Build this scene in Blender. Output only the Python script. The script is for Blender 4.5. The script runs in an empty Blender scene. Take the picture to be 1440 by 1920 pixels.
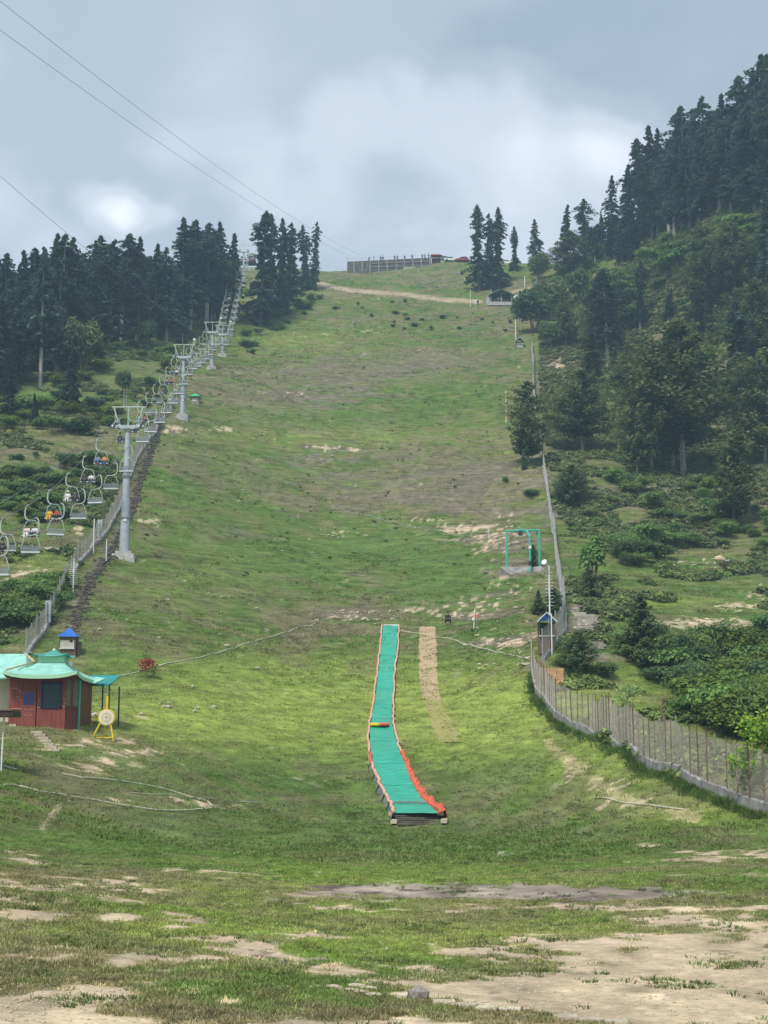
import bpy, bmesh, math, random
import numpy as np
from mathutils import Vector, Matrix, noise as mnoise

# ------------------------------------------------------------------ camera, sky, sun, exposure
scene = bpy.context.scene
COL = scene.collection
W_, H_ = 1440.0, 1920.0
FPX = 2870.0
PITCH = math.atan((1444.0 - 960.0) / FPX)
CAMZ = 3.0
cam_data = bpy.data.cameras.new("camera")
cam_data.sensor_fit = 'VERTICAL'
cam_data.sensor_height = 36.0
cam_data.lens = 36.0 * FPX / H_
cam_data.clip_start = 0.5
cam_data.clip_end = 6000.0
cam = bpy.data.objects.new("camera", cam_data)
COL.objects.link(cam)
cam.location = (0, 0, CAMZ)
cam.rotation_euler = (math.radians(90) + PITCH, 0, 0)
scene.camera = cam
scene.render.engine = 'CYCLES'
scene.cycles.use_denoising = True
scene.cycles.max_bounces = 8
scene.cycles.diffuse_bounces = 4
scene.cycles.volume_bounces = 1
scene.cycles.transparent_max_bounces = 8
scene.view_settings.view_transform = 'Standard'
scene.view_settings.look = 'None'
scene.view_settings.gamma = 1.0
scene.view_settings.use_curve_mapping = False
scene.view_settings.exposure = 0.97

SUN_ELEV, SUN_AZ = math.radians(56), math.radians(-152)   # azimuth from +Y, clockwise: high behind the camera, a little left
world = bpy.data.worlds.new("World")
scene.world = world
world.use_nodes = True
wn, wl = world.node_tree.nodes, world.node_tree.links
wn.clear()

def wnode(t, **k):
    n = wn.new(t)
    for a, b in k.items():
        setattr(n, a, b)
    return n
wo = wnode('ShaderNodeOutputWorld')
bg = wnode('ShaderNodeBackground')
wl.new(bg.outputs[0], wo.inputs[0])
sky = wnode('ShaderNodeTexSky', sky_type='NISHITA', sun_disc=False, sun_elevation=SUN_ELEV, sun_rotation=SUN_AZ)
tc = wnode('ShaderNodeTexCoord')
# a cloud deck seen from below: direction mapped on to a slightly curved layer
sep = wnode('ShaderNodeSeparateXYZ'); wl.new(tc.outputs['Generated'], sep.inputs[0])
zc = wnode('ShaderNodeMath', operation='MAXIMUM'); wl.new(sep.outputs[2], zc.inputs[0]); zc.inputs[1].default_value = 0.0
za = wnode('ShaderNodeMath', operation='ADD'); wl.new(zc.outputs[0], za.inputs[0]); za.inputs[1].default_value = 0.22
comb = wnode('ShaderNodeCombineXYZ')
for i in (0, 1):
    dv = wnode('ShaderNodeMath', operation='DIVIDE'); wl.new(sep.outputs[i], dv.inputs[0]); wl.new(za.outputs[0], dv.inputs[1]); wl.new(dv.outputs[0], comb.inputs[i])

def wnoise(scale, detail, rough, off, dist=0.0):
    mp = wnode('ShaderNodeMapping'); mp.inputs['Location'].default_value = off
    wl.new(comb.outputs[0], mp.inputs[0])
    n = wnode('ShaderNodeTexNoise'); n.inputs['Scale'].default_value = scale; n.inputs['Detail'].default_value = detail
    n.inputs['Roughness'].default_value = rough; n.inputs['Distortion'].default_value = dist
    wl.new(mp.outputs[0], n.inputs['Vector'])
    return n.outputs[0]

def wramp(src, pts):
    r = wnode('ShaderNodeValToRGB'); r.color_ramp.interpolation = 'EASE'
    e = r.color_ramp.elements
    e[0].position, e[0].color = pts[0]; e[1].position, e[1].color = pts[1]
    for p, c in pts[2:]:
        q = e.new(p); q.color = c
    wl.new(src, r.inputs[0]); return r.outputs[0]

def wmath(op, a, b):
    n = wnode('ShaderNodeMath', operation=op)
    for i, v in enumerate((a, b)):
        if isinstance(v, (int, float)): n.inputs[i].default_value = v
        else: wl.new(v, n.inputs[i])
    return n.outputs[0]

def wmix(f, a, b):
    m = wnode('ShaderNodeMix', data_type='RGBA')
    if isinstance(f, (int, float)): m.inputs[0].default_value = f
    else: wl.new(f, m.inputs[0])
    for i, v in ((6, a), (7, b)):
        if isinstance(v, tuple): m.inputs[i].default_value = v
        else: wl.new(v, m.inputs[i])
    return m.outputs[2]

def pixdir(px, py):
    v = Vector((0, math.cos(PITCH), math.sin(PITCH))) * FPX + Vector((px - 720, 0, 0)) + Vector((0, -math.sin(PITCH), math.cos(PITCH))) * (960 - py)
    return v.normalized()

n_big = wnoise(1.05, 4, 0.45, (3.1, 1.7, 0.4), 0.25)
n_mid = wnoise(3.2, 6, 0.5, (0.3, 5.2, 2.0), 0.35)
cl = wmath('ADD', wmath('MULTIPLY', n_big, 0.52), wmath('MULTIPLY', n_mid, 0.48))
# brighter openings and darker bellies of the deck, each at its place in the sky; ragged by the noise
warp = wnode('ShaderNodeVectorMath', operation='ADD')
wn1 = wnode('ShaderNodeTexNoise'); wn1.inputs['Scale'].default_value = 7.0; wn1.inputs['Detail'].default_value = 5
wl.new(tc.outputs['Generated'], wn1.inputs['Vector'])
wsc = wnode('ShaderNodeVectorMath', operation='MULTIPLY_ADD')
wl.new(wn1.outputs['Color'], wsc.inputs[0]); wsc.inputs[1].default_value = (0.13,) * 3; wsc.inputs[2].default_value = (-0.065,) * 3
wl.new(tc.outputs['Generated'], warp.inputs[0]); wl.new(wsc.outputs[0], warp.inputs[1])
acc = cl
for px, py, rad, amp in ((200, 345, 64, 0.36), (510, 335, 42, 0.10), (1150, 245, 85, 0.30), (960, 300, 110, 0.21), (720, 270, 110, 0.17), (860, 400, 220, 0.05), (480, 90, 220, 0.06), (330, 10, 240, 0.03),
                         (760, 110, 220, -0.12), (900, 190, 120, -0.07), (330, 330, 90, -0.06), (250, 200, 220, -0.06), (1260, 80, 280, -0.12), (60, 250, 130, -0.05), (620, 360, 130, -0.03), (1050, 120, 170, -0.07), (60, 440, 160, 0.08), (640, 470, 220, 0.03)):
    d = pixdir(px, py)
    ds = wnode('ShaderNodeVectorMath', operation='DISTANCE'); wl.new(warp.outputs[0], ds.inputs[0]); ds.inputs[1].default_value = d
    mr = wnode('ShaderNodeMapRange', interpolation_type='SMOOTHERSTEP')
    wl.new(ds.outputs['Value'], mr.inputs[0]); mr.inputs[1].default_value = 0.0; mr.inputs[2].default_value = 1.9 * rad / FPX
    mr.inputs[3].default_value = amp; mr.inputs[4].default_value = 0.0
    acc = wmath('ADD', acc, mr.outputs[0])
cloud_col = wramp(acc, [(0.34, (0.215, 0.270, 0.328, 1)), (0.50, (0.285, 0.335, 0.395, 1)), (0.64, (0.395, 0.437, 0.50, 1)), (0.88, (0.60, 0.63, 0.69, 1))])
sk_s = wnode('ShaderNodeVectorMath', operation='SCALE'); wl.new(sky.outputs[0], sk_s.inputs[0]); sk_s.inputs[3].default_value = 0.55
cl_s = wnode('ShaderNodeVectorMath', operation='SCALE'); wl.new(cloud_col, cl_s.inputs[0]); cl_s.inputs[3].default_value = 10.0
skymix = wmix(0.93, sk_s.outputs[0], cl_s.outputs[0])
wl.new(skymix, bg.inputs[0]); bg.inputs[1].default_value = 0.096

sun_d = bpy.data.lights.new("sun", 'SUN'); sun_d.energy = 2.0; sun_d.angle = math.radians(12); sun_d.color = (1.0, 0.955, 0.87)
sun = bpy.data.objects.new("sun", sun_d); COL.objects.link(sun)
sdir = Vector((math.sin(SUN_AZ) * math.cos(SUN_ELEV), math.cos(SUN_AZ) * math.cos(SUN_ELEV), math.sin(SUN_ELEV)))
sun.rotation_euler = sdir.to_track_quat('Z', 'Y').to_euler()
sun.location = (0, -20, 60)

# ------------------------------------------------------------------ helpers
rng = np.random.default_rng(7)
random.seed(11)

def tag(o, label=None, cat=None, group=None, kind=None):
    if label: o['label'] = label
    if cat: o['category'] = cat
    if group: o['group'] = group
    if kind: o['kind'] = kind
    return o

def thing(name, label, cat, loc=(0, 0, 0), rz=0.0, group=None):
    o = bpy.data.objects.new(name, None); COL.objects.link(o)
    o.location = loc; o.rotation_euler = (0, 0, rz); o.empty_display_size = 0.2
    return tag(o, label, cat, group)

def copy_tree(o, loc=None, label=None, parent=None, group=None):
    c = o.copy(); COL.objects.link(c); c.parent = parent
    if loc is not None: c.location = loc
    if label: c['label'] = label
    if group: c['group'] = group
    for ch in [k for k in o.children]:
        copy_tree(ch, parent=c)
    return c

class MB:
    """collects verts and faces in world or local metres, then links them as ONE mesh object"""
    def __init__(s): s.v = []; s.f = []
    def box(s, c, size, rot=None, taper=1.0):
        n = len(s.v); hx, hy, hz = size[0] / 2, size[1] / 2, size[2] / 2
        for z in (-1, 1):
            t = taper if z > 0 else 1.0
            for x, y in ((-1, -1), (1, -1), (1, 1), (-1, 1)):
                p = Vector((x * hx * t, y * hy * t, z * hz))
                if rot is not None: p = rot @ p
                s.v.append(tuple(p + Vector(c)))
        s.f += [tuple(n + i for i in q) for q in ((0, 3, 2, 1), (4, 5, 6, 7), (0, 1, 5, 4), (1, 2, 6, 5), (2, 3, 7, 6), (3, 0, 4, 7))]
        return s
    def tube(s, pts, r, n=6, caps=True, flat=1.0):
        pts = [Vector(p) for p in pts]
        rs = r if isinstance(r, (list, tuple)) else [r] * len(pts)
        base = len(s.v); up = None
        for i, p in enumerate(pts):
            a = pts[max(i - 1, 0)]; b = pts[min(i + 1, len(pts) - 1)]
            t = (b - a)
            t = t.normalized() if t.length > 1e-9 else Vector((0, 0, 1))
            if up is None:
                up = Vector((0, 0, 1)) if abs(t.z) < 0.9 else Vector((1, 0, 0))
            x = t.cross(up)
            if x.length < 1e-6: x = t.cross(Vector((0, 1, 0)))
            x.normalize(); y = x.cross(t).normalized(); up = y
            for k in range(n):
                an = 2 * math.pi * (k + 0.5) / n
                s.v.append(tuple(p + x * math.cos(an) * rs[i] + y * math.sin(an) * rs[i] * flat))
        for i in range(len(pts) - 1):
            for k in range(n):
                k2 = (k + 1) % n
                s.f.append((base + i * n + k, base + i * n + k2, base + (i + 1) * n + k2, base + (i + 1) * n + k))
        if caps:
            s.f.append(tuple(base + k for k in range(n))[::-1])
            s.f.append(tuple(base + (len(pts) - 1) * n + k for k in range(n)))
        return s
    def poly(s, pts, th=None, nrm=None):
        """flat polygon; with th extruded along -nrm"""
        n = len(s.v); k = len(pts)
        s.v += [tuple(p) for p in pts]; s.f.append(tuple(range(n, n + k)))
        if th:
            if nrm is None:
                a, b, c = (Vector(p) for p in pts[:3]); nrm = (b - a).cross(c - a).normalized()
            d = Vector(nrm) * -th
            s.v += [tuple(Vector(p) + d) for p in pts]
            s.f.append(tuple(range(n + k, n + 2 * k))[::-1])
            for i in range(k):
                j = (i + 1) % k
                s.f.append((n + i, n + k + i, n + k + j, n + j))
        return s
    def mesh(s, name):
        me = bpy.data.meshes.new(name); me.from_pydata(s.v, [], s.f); me.update(); return me
    def build(s, name, mat, parent=None, world=False, smooth=False, kind=None):
        if world and parent is not None:
            L = parent.location; s.v = [(x - L.x, y - L.y, z - L.z) for x, y, z in s.v]
        me = s.mesh(name)
        me.materials.append(mat)
        if smooth: me.polygons.foreach_set('use_smooth', [True] * len(me.polygons))
        o = bpy.data.objects.new(name, me); COL.objects.link(o); o.parent = parent
        if kind: o['kind'] = kind
        return o

def link_mesh(name, me, parent=None, loc=None):
    o = bpy.data.objects.new(name, me); COL.objects.link(o); o.parent = parent
    if loc is not None: o.location = loc
    return o

def np_mesh(name, V, F, mat, smooth=False):
    """V (n,3), F (m,k) arrays"""
    me = bpy.data.meshes.new(name)
    V = np.asarray(V, np.float32); F = np.asarray(F, np.int32)
    me.vertices.add(len(V)); me.vertices.foreach_set('co', V.ravel())
    k = F.shape[1]
    me.loops.add(F.size); me.loops.foreach_set('vertex_index', F.ravel())
    me.polygons.add(len(F)); me.polygons.foreach_set('loop_start', np.arange(0, F.size, k, dtype=np.int32))
    if smooth: me.polygons.foreach_set('use_smooth', np.ones(len(F), bool))
    me.update(calc_edges=True); me.validate()
    if mat: me.materials.append(mat)
    return me

# ------------------------------------------------------------------ procedural materials
def mat(name, col, rough=0.8, var=0.25, scale=6.0, bump=0.0, metal=0.0, col2=None, rnd=0.0, detail=5, spec=0.3, bscale=None, coords='Object', stretch=(1, 1, 1), sharp=False, transl=0.0):
    m = bpy.data.materials.new(name); m.use_nodes = True
    N, L = m.node_tree.nodes, m.node_tree.links
    b = N['Principled BSDF']
    b.inputs['Roughness'].default_value = rough; b.inputs['Metallic'].default_value = metal
    b.inputs['Specular IOR Level'].default_value = spec
    t = N.new('ShaderNodeTexCoord'); mp = N.new('ShaderNodeMapping'); mp.inputs['Scale'].default_value = stretch
    L.new(t.outputs[coords], mp.inputs[0])
    n = N.new('ShaderNodeTexNoise'); n.inputs['Scale'].default_value = scale; n.inputs['Detail'].default_value = detail; n.inputs['Roughness'].default_value = 0.6
    L.new(mp.outputs[0], n.inputs['Vector'])
    c = tuple(col) + (1,)
    c2 = tuple(col2) + (1,) if col2 else tuple(max(0, x * (1 - var)) for x in col) + (1,)
    c1 = c if col2 else tuple(min(1, x * (1 + var)) for x in col) + (1,)
    r = N.new('ShaderNodeValToRGB'); e = r.color_ramp.elements
    e[0].position, e[0].color = (0.45 if sharp else 0.32), c2; e[1].position, e[1].color = (0.55 if sharp else 0.68), c1
    L.new(n.outputs[0], r.inputs[0]); out = r.outputs[0]
    if rnd:
        oi = N.new('ShaderNodeObjectInfo'); hs = N.new('ShaderNodeHueSaturation')
        mr = N.new('ShaderNodeMapRange'); mr.inputs[3].default_value = 1 - rnd; mr.inputs[4].default_value = 1 + rnd
        L.new(oi.outputs['Random'], mr.inputs[0]); L.new(mr.outputs[0], hs.inputs['Value'])
        m2 = N.new('ShaderNodeMath'); m2.operation = 'MULTIPLY'; L.new(oi.outputs['Random'], m2.inputs[0]); m2.inputs[1].default_value = 7.13
        m3 = N.new('ShaderNodeMath'); m3.operation = 'FRACT'; L.new(m2.outputs[0], m3.inputs[0])
        m4 = N.new('ShaderNodeMapRange'); m4.inputs[3].default_value = 0.485; m4.inputs[4].default_value = 0.515
        L.new(m3.outputs[0], m4.inputs[0]); L.new(m4.outputs[0], hs.inputs['Hue'])
        L.new(out, hs.inputs['Color']); out = hs.outputs[0]
    L.new(out, b.inputs['Base Color'])
    if bump:
        n2 = N.new('ShaderNodeTexNoise'); n2.inputs['Scale'].default_value = bscale or scale * 4; n2.inputs['Detail'].default_value = 4
        L.new(mp.outputs[0], n2.inputs['Vector'])
        bp = N.new('ShaderNodeBump'); bp.inputs['Strength'].default_value = bump; bp.inputs['Distance'].default_value = 0.05
        L.new(n2.outputs[0], bp.inputs['Height']); L.new(bp.outputs[0], b.inputs['Normal'])
    if transl:
        tr = N.new('ShaderNodeBsdfTranslucent'); L.new(out, tr.inputs[0])
        mx = N.new('ShaderNodeMixShader'); mx.inputs[0].default_value = transl
        o = N['Material Output']; L.new(b.outputs[0], mx.inputs[1]); L.new(tr.outputs[0], mx.inputs[2]); L.new(mx.outputs[0], o.inputs[0])
    return m
# ------------------------------------------------------------------ terrain height
_cp, _sp = math.cos(PITCH), math.sin(PITCH)

def ray(px, py):
    """direction with y component 1"""
    x = px - 720.0; y = _cp * FPX - _sp * (960.0 - py); z = _sp * FPX + _cp * (960.0 - py)
    return x / y, z / y

def P(px, py, d):
    a, b = ray(px, py); return Vector((a * d, d, CAMZ + b * d))

def proj(x, y, z):
    z = z - CAMZ
    f = y * _cp + z * _sp; u = -y * _sp + z * _cp
    f = np.maximum(f, 0.01)
    return 720 + FPX * x / f, 960 - FPX * u / f

CTRL_PX = [  # (photo column, photo row, distance) of points on the ground
 (785,1546,85),(785,1522,89),(720,1480,97),(720,1370,115),(720,1270,135),(720,1170,158),(720,1045,195),(720,950,222),(720,850,250),(720,780,278),(720,700,316),(720,650,345),(720,600,380),(720,560,415),(720,515,470),(720,503,485),
 (600,1546,84),(600,1522,88),(930,1546,80),(930,1520,85),(500,1450,97),(500,1300,122),(500,1170,150),(500,1000,195),(500,850,243),(500,700,312),(520,610,370),(560,560,420),(560,520,460),
 (900,1450,95),(900,1370,110),(900,1300,124),(900,1170,155),(900,1000,205),(900,850,250),(880,700,320),(900,620,370),(890,570,410),(890,496,488),(840,494,488),(770,504,486),
 (235,1560,60),(235,1500,70),(235,1440,80),(235,1380,90),(235,1300,106),(235,1200,128),(235,1100,147),(233,1045,160),(235,950,184),(240,880,205),(300,800,238),(342,782,245),(398,690,310),(415,668,335),(440,595,415),(460,540,455),(465,505,490),
 (0,1640,38),(0,1540,50),(0,1480,59),(0,1420,72),(20,1380,84),(75,1362,88),(135,1362,88),(150,1362,90),(0,1300,110),(0,1200,127),(0,1100,143),(0,1000,160),(0,850,203),(0,800,225),(100,720,270),(200,660,300),(0,700,280),(300,610,350),(100,600,340),(350,560,400),(60,575,350),
 (-400,1640,30),(-400,1400,80),(-400,1200,120),(-400,1000,160),(-400,800,230),(-400,600,340),(-900,1500,60),(-900,1000,150),(-900,700,280),
 (1440,1530,58),(1340,1492,63),(1230,1450,69),(1150,1397,79),(1100,1376,86),(1030,1340,100),(1010,1300,108),(1000,1255,118),(1030,1215,124),(1062,1180,132),(1056,1130,145),(1040,1000,187),(1025,900,225),(1000,800,268),(1000,700,316),(1000,640,350),(975,570,405),(940,572,405),(1000,520,430),
 (1200,1620,46),(1440,1640,38),(1100,1545,68),(1230,1530,61),(1100,1450,82),(1000,1450,88),(1000,1545,76),
 (1300,1400,88),(1440,1450,76),(1440,1300,115),(1200,1300,116),(1100,1200,136),(1300,1200,140),(1440,1200,145),(1300,1060,188),(1440,1060,185),(1200,1000,205),(1400,980,205),(1280,880,240),(1100,850,247),(1440,860,240),(1100,700,305),(1440,700,280),(1200,600,340),(1200,480,385),(1440,560,310),(1300,430,345),(1440,400,310),(1440,300,355),(1300,375,385),(1100,495,400),(1050,505,430),(1190,455,390),
 (1800,1500,60),(1800,1200,120),(1800,800,220),(1800,500,270),(1800,300,320),(2300,1300,100),(2300,700,220),
]
CTRL_W = [(x, y, 0) for y in (-60, -20, 10, 30, 45) for x in (-70, -25, 0, 25, 70) if not (y == 45 and abs(x) > 20) and not (y == 30 and abs(x) > 40)]
CTRL_W += [(0, 62, 0), (4, 60, 0), (-9, 62, 0.2), (0, 75, 0), (-12, 500, 165), (40, 500, 165), (-12, 560, 166), (40, 560, 166), (-60, 520, 162), (100, 560, 160), (-140, 420, 100), (-80, 440, 118), (-200, 460, 90), (0, 640, 150), (-150, 600, 90), (150, 640, 150), (-300, 400, 90), (-300, 200, 55), (-200, 30, 8), (300, 450, 170), (180, 430, 160), (250, 300, 150), (250, 100, 20), (180, 20, 2), (0, 720, 120), (-300, 720, 60), (300, 720, 140)]
_c = [tuple(P(*q)) for q in CTRL_PX] + [tuple(map(float, q)) for q in CTRL_W]
_c = np.array(_c)
_S = 100.0

def _tps(d2):
    return 0.5 * d2 * np.log(d2 + 1e-12)

def _fit(c, lam):
    X = c[:, :2] / _S; n = len(X)
    d2 = ((X[:, None] - X[None]) ** 2).sum(-1)
    K = _tps(d2) + lam * np.eye(n)
    Pm = np.c_[np.ones(n), X]
    A = np.zeros((n + 3, n + 3)); A[:n, :n] = K; A[:n, n:] = Pm; A[n:, :n] = Pm.T
    w = np.linalg.solve(A, np.r_[c[:, 2], 0, 0, 0]); return X, w
_X, _w = _fit(_c, 0.0008)

def base_h(x, y):
    x = np.asarray(x, float) / _S; y = np.asarray(y, float) / _S
    out = np.full(x.shape, _w[-3]) + _w[-2] * x + _w[-1] * y
    for (a, b), w in zip(_X, _w[:-3]):
        out += w * _tps((x - a) ** 2 + (y - b) ** 2)
    return out

# fast value noise
_T = np.random.default_rng(3).random((512, 512))

def vnoise(x, y, seed=0):
    x = np.asarray(x, float) + seed * 17.31 + 1000.0; y = np.asarray(y, float) + seed * 9.77 + 1000.0
    xi = np.floor(x).astype(int); yi = np.floor(y).astype(int)
    fx = x - xi; fy = y - yi
    fx = fx * fx * fx * (fx * (fx * 6 - 15) + 10); fy = fy * fy * fy * (fy * (fy * 6 - 15) + 10)
    a = _T[xi & 511, yi & 511]; b = _T[(xi + 1) & 511, yi & 511]; c = _T[xi & 511, (yi + 1) & 511]; d = _T[(xi + 1) & 511, (yi + 1) & 511]
    return (a * (1 - fx) + b * fx) * (1 - fy) + (c * (1 - fx) + d * fx) * fy

def fbm(x, y, oct=4, seed=0, gain=0.5):
    o = 0; a = 1; t = 0; c, s_ = 0.8, 0.6
    x = np.asarray(x, float); y = np.asarray(y, float)
    for i in range(oct):
        o = o + a * vnoise(x, y, seed + i); t += a; a *= gain
        x, y = (c * x - s_ * y) * 2.03, (s_ * x + c * y) * 2.03
    return o / t

def sstep(a, b, x):
    t = np.clip((x - a) / (b - a), 0, 1); return t * t * (3 - 2 * t)

def H(x, y):
    x = np.asarray(x, float); y = np.asarray(y, float)
    h = base_h(x, y)
    k = sstep(60, 110, y) * (0.35 + 0.65 * sstep(120, 240, y))
    side = sstep(0.16, 0.20, np.abs(x / np.maximum(y, 1) - 0.02))
    h = h + k * ((fbm(x / 16, y / 13, 3, 1) - 0.5) * (1.7 + 1.2 * side) + (fbm(x / 4.2, y / 2.4, 3, 5) - 0.5) * 0.80)
    # terracettes: little treads running along the contour lines
    tr = fbm(x / 9, h / 0.8, 3, 9) ; h = h + k * (np.abs(tr - 0.5) * -1.0 + 0.12) * 1.1
    near = 1 - sstep(45, 90, y)
    h = h + (fbm(x / 2.5, y / 2.5, 3, 21) - 0.5) * 0.12 * (0.5 + 0.5 * near) + (fbm(x / 0.5, y / 0.5, 2, 31) - 0.5) * 0.035
    return h

_D = np.geomspace(14, 620, 2600)

def at(px, py, dmin=14.0):
    """point of the terrain that a photo pixel looks at"""
    a, b = ray(px, py)
    z = H(a * _D, _D); r = CAMZ + b * _D
    ok = np.nonzero((z >= r) & (_D >= dmin))[0]
    if not len(ok):                                     # looks over the ridge: take the crest itself
        j = int(np.argmax(np.where((_D > 60) & (_D < 540), z - r, -1e9))); return Vector((a * _D[j], _D[j], z[j]))
    i = ok[0]
    if i == 0: return Vector((a * _D[0], _D[0], z[0]))
    f0, f1 = r[i - 1] - z[i - 1], r[i] - z[i]
    t = f0 / (f0 - f1) if f0 != f1 else 0
    d = _D[i - 1] + (_D[i] - _D[i - 1]) * min(max(t, 0), 1)
    return Vector((a * d, d, float(H(a * d, d))))

def gz(x, y):
    return float(H(x, y))

# ------------------------------------------------------------------ ground colours: stains, bare soil, lush and dry grass, a painted sunlit band
def ell(px, py, cx, cy, rx, ry):
    d = ((px - cx) / rx) ** 2 + ((py - cy) / ry) ** 2
    return np.exp(-d * 0.9)

def line_mask(px, py, pts, w):
    m = np.full(np.shape(px), 1e9)
    for (x0, y0), (x1, y1) in zip(pts[:-1], pts[1:]):
        dx, dy = x1 - x0, y1 - y0
        t = np.clip(((px - x0) * dx + (py - y0) * dy) / (dx * dx + dy * dy), 0, 1)
        m = np.minimum(m, np.hypot(px - x0 - t * dx, py - y0 - t * dy))
    return np.exp(-(m / w) ** 2)

DIRT = [(60,1655,200,26,1.0),(110,1722,190,12,.8),(230,1795,210,17,1.0),(420,1762,240,9,.35),(0,1890,330,42,1.3),(330,1925,420,18,1.2),(1180,1900,420,50,1.3),(1400,1850,260,60,1.2),(960,1850,210,26,.75),(1000,1790,200,34,.60),(1250,1780,250,36,.55),
        (1330,1725,180,14,.9),(1060,1702,330,7,1.1),(610,1675,110,13,1.1),(350,1640,170,9,.55),(300,1672,110,8,.6),(40,1600,60,14,.5),(720,1925,200,10,1.0),(560,1740,200,9,.35),(1380,1595,130,24,.9),(1290,1640,120,7,.4),(1210,1505,110,14,.8),(1150,1480,60,18,.7),(1095,1455,40,22,.6),(1060,1415,26,25,.6),
        (240,1388,55,9,1.1),(255,1412,42,9,.9),(180,1436,60,14,.7),(240,1346,60,5,.6),(270,1500,130,6,.7),(330,1512,140,5,.5),(120,1455,60,5,.4),
        (60,1075,75,11,1.1),(20,1092,40,12,.9),(145,995,12,24,.8),(110,925,26,12,.4),(1045,1268,22,26,1.3),(985,1230,30,30,.55),(960,1260,26,10,.5),(730,1205,18,8,.7),
        (890,990,70,10,1.0),(915,965,50,14,.6),(930,1020,45,26,.55),(790,973,40,7,.6),(620,1002,34,8,.6),(660,1155,60,7,.55),(790,1148,70,7,.55),(870,1140,60,18,.5),(960,1110,60,30,.45),(940,1200,50,30,.35),(720,1160,80,5,.45),
        (1045,670,34,18,.8),(1040,710,24,24,.5),(1310,1165,85,10,.8),(1370,1140,60,8,.6),(1240,1245,26,8,.7),(1320,1052,80,6,.45),(1425,910,25,50,.5),(1430,1110,30,26,.5),
        (420,806,26,7,.9),(330,806,30,16,.8),(255,1050,60,7,.6),(280,980,22,22,.55),(640,840,80,8,.5),(800,658,20,3,.8),(520,738,90,8,.35),(700,620,60,8,.3),(560,628,40,5,.4),(230,1090,60,8,.3),(330,1090,50,6,.3),
        (100,850,110,22,.32),(170,800,50,10,.3),(1020,540,34,6,.8),(940,530,34,6,.4),(90,1395,30,12,.8),(135,1375,20,14,.9),(150,1392,26,9,.7)]
SOIL = [(560,742,150,26,.9),(700,690,190,26,.8),(840,660,120,16,.35),(650,838,120,30,.6),(780,900,190,40,.65),(900,880,120,50,.45),(640,1150,120,14,.5),(870,1150,120,36,.5),(960,1060,70,50,.5),(960,1190,80,50,.55),(250,1095,100,22,.35),(340,1180,160,40,.25),(200,1160,80,50,.35),(650,600,110,18,.45),
        (400,1060,60,14,.3),(730,960,260,22,.35),(500,1000,160,14,.3),(330,815,50,20,.6),(520,880,200,14,.2),(1000,860,60,70,.5),(1050,700,50,50,.9),(1090,1170,55,70,.6),(1150,1260,90,50,.35),(1200,950,120,60,.45),(1330,1050,100,16,.5),(1350,820,120,100,.45),(1250,480,100,40,.35),(80,850,140,30,.5),(120,1340,60,40,.2),(200,860,60,30,.3),(1240,700,260,180,.3),(150,700,200,120,.3),(940,1000,110,50,.55),(800,780,240,14,.15),(700,930,330,26,.3)]
LUSH = [(650,785,220,18,.9),(720,1570,800,45,.55),(600,1440,520,60,.55),(950,1440,160,60,.5),(640,1035,210,30,.9),(830,1100,130,30,1.0),(420,1085,170,60,.6),(380,960,140,60,.35),(430,850,120,60,.35),(900,700,120,30,.2),(760,620,140,20,.2),(150,1180,70,70,.1),(950,1590,330,30,.5),(200,1560,240,36,.55),(560,1560,200,40,.35),(1260,1430,120,60,.35),(60,1140,80,60,.3),(300,820,60,10,.5),(1200,1000,200,30,.4),(1150,1120,160,20,.3),(700,1520,60,20,.3),(1000,1400,80,30,.3),(200,1250,120,30,.4),(240,700,60,30,.9),(60,760,90,40,.5)]
YELL_SUN = [(700,1300,500,55,.75),(640,1360,440,50,1.0),(1000,1310,130,40,.6),(1150,1430,180,60,.6),(1300,1520,150,26,.6),(380,1340,180,40,.5),(330,1100,120,80,.15),(750,1660,500,40,.45),(800,1760,600,40,.55),(300,1730,300,40,.25),(640,560,140,24,.12),(560,640,140,26,.35),(860,1390,100,30,.4),(1270,1130,120,10,.6),(960,880,50,60,.3),(60,1060,80,20,.5),(620,820,330,16,.35),(500,1250,240,24,.35)]  # yellow grass, plus the sun patch painted across the lower meadow
GULLY = [(302,796),(282,850),(262,900),(248,960),(228,1000),(205,1045),(180,1075),(160,1110),(148,1150),(130,1200)]

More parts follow.
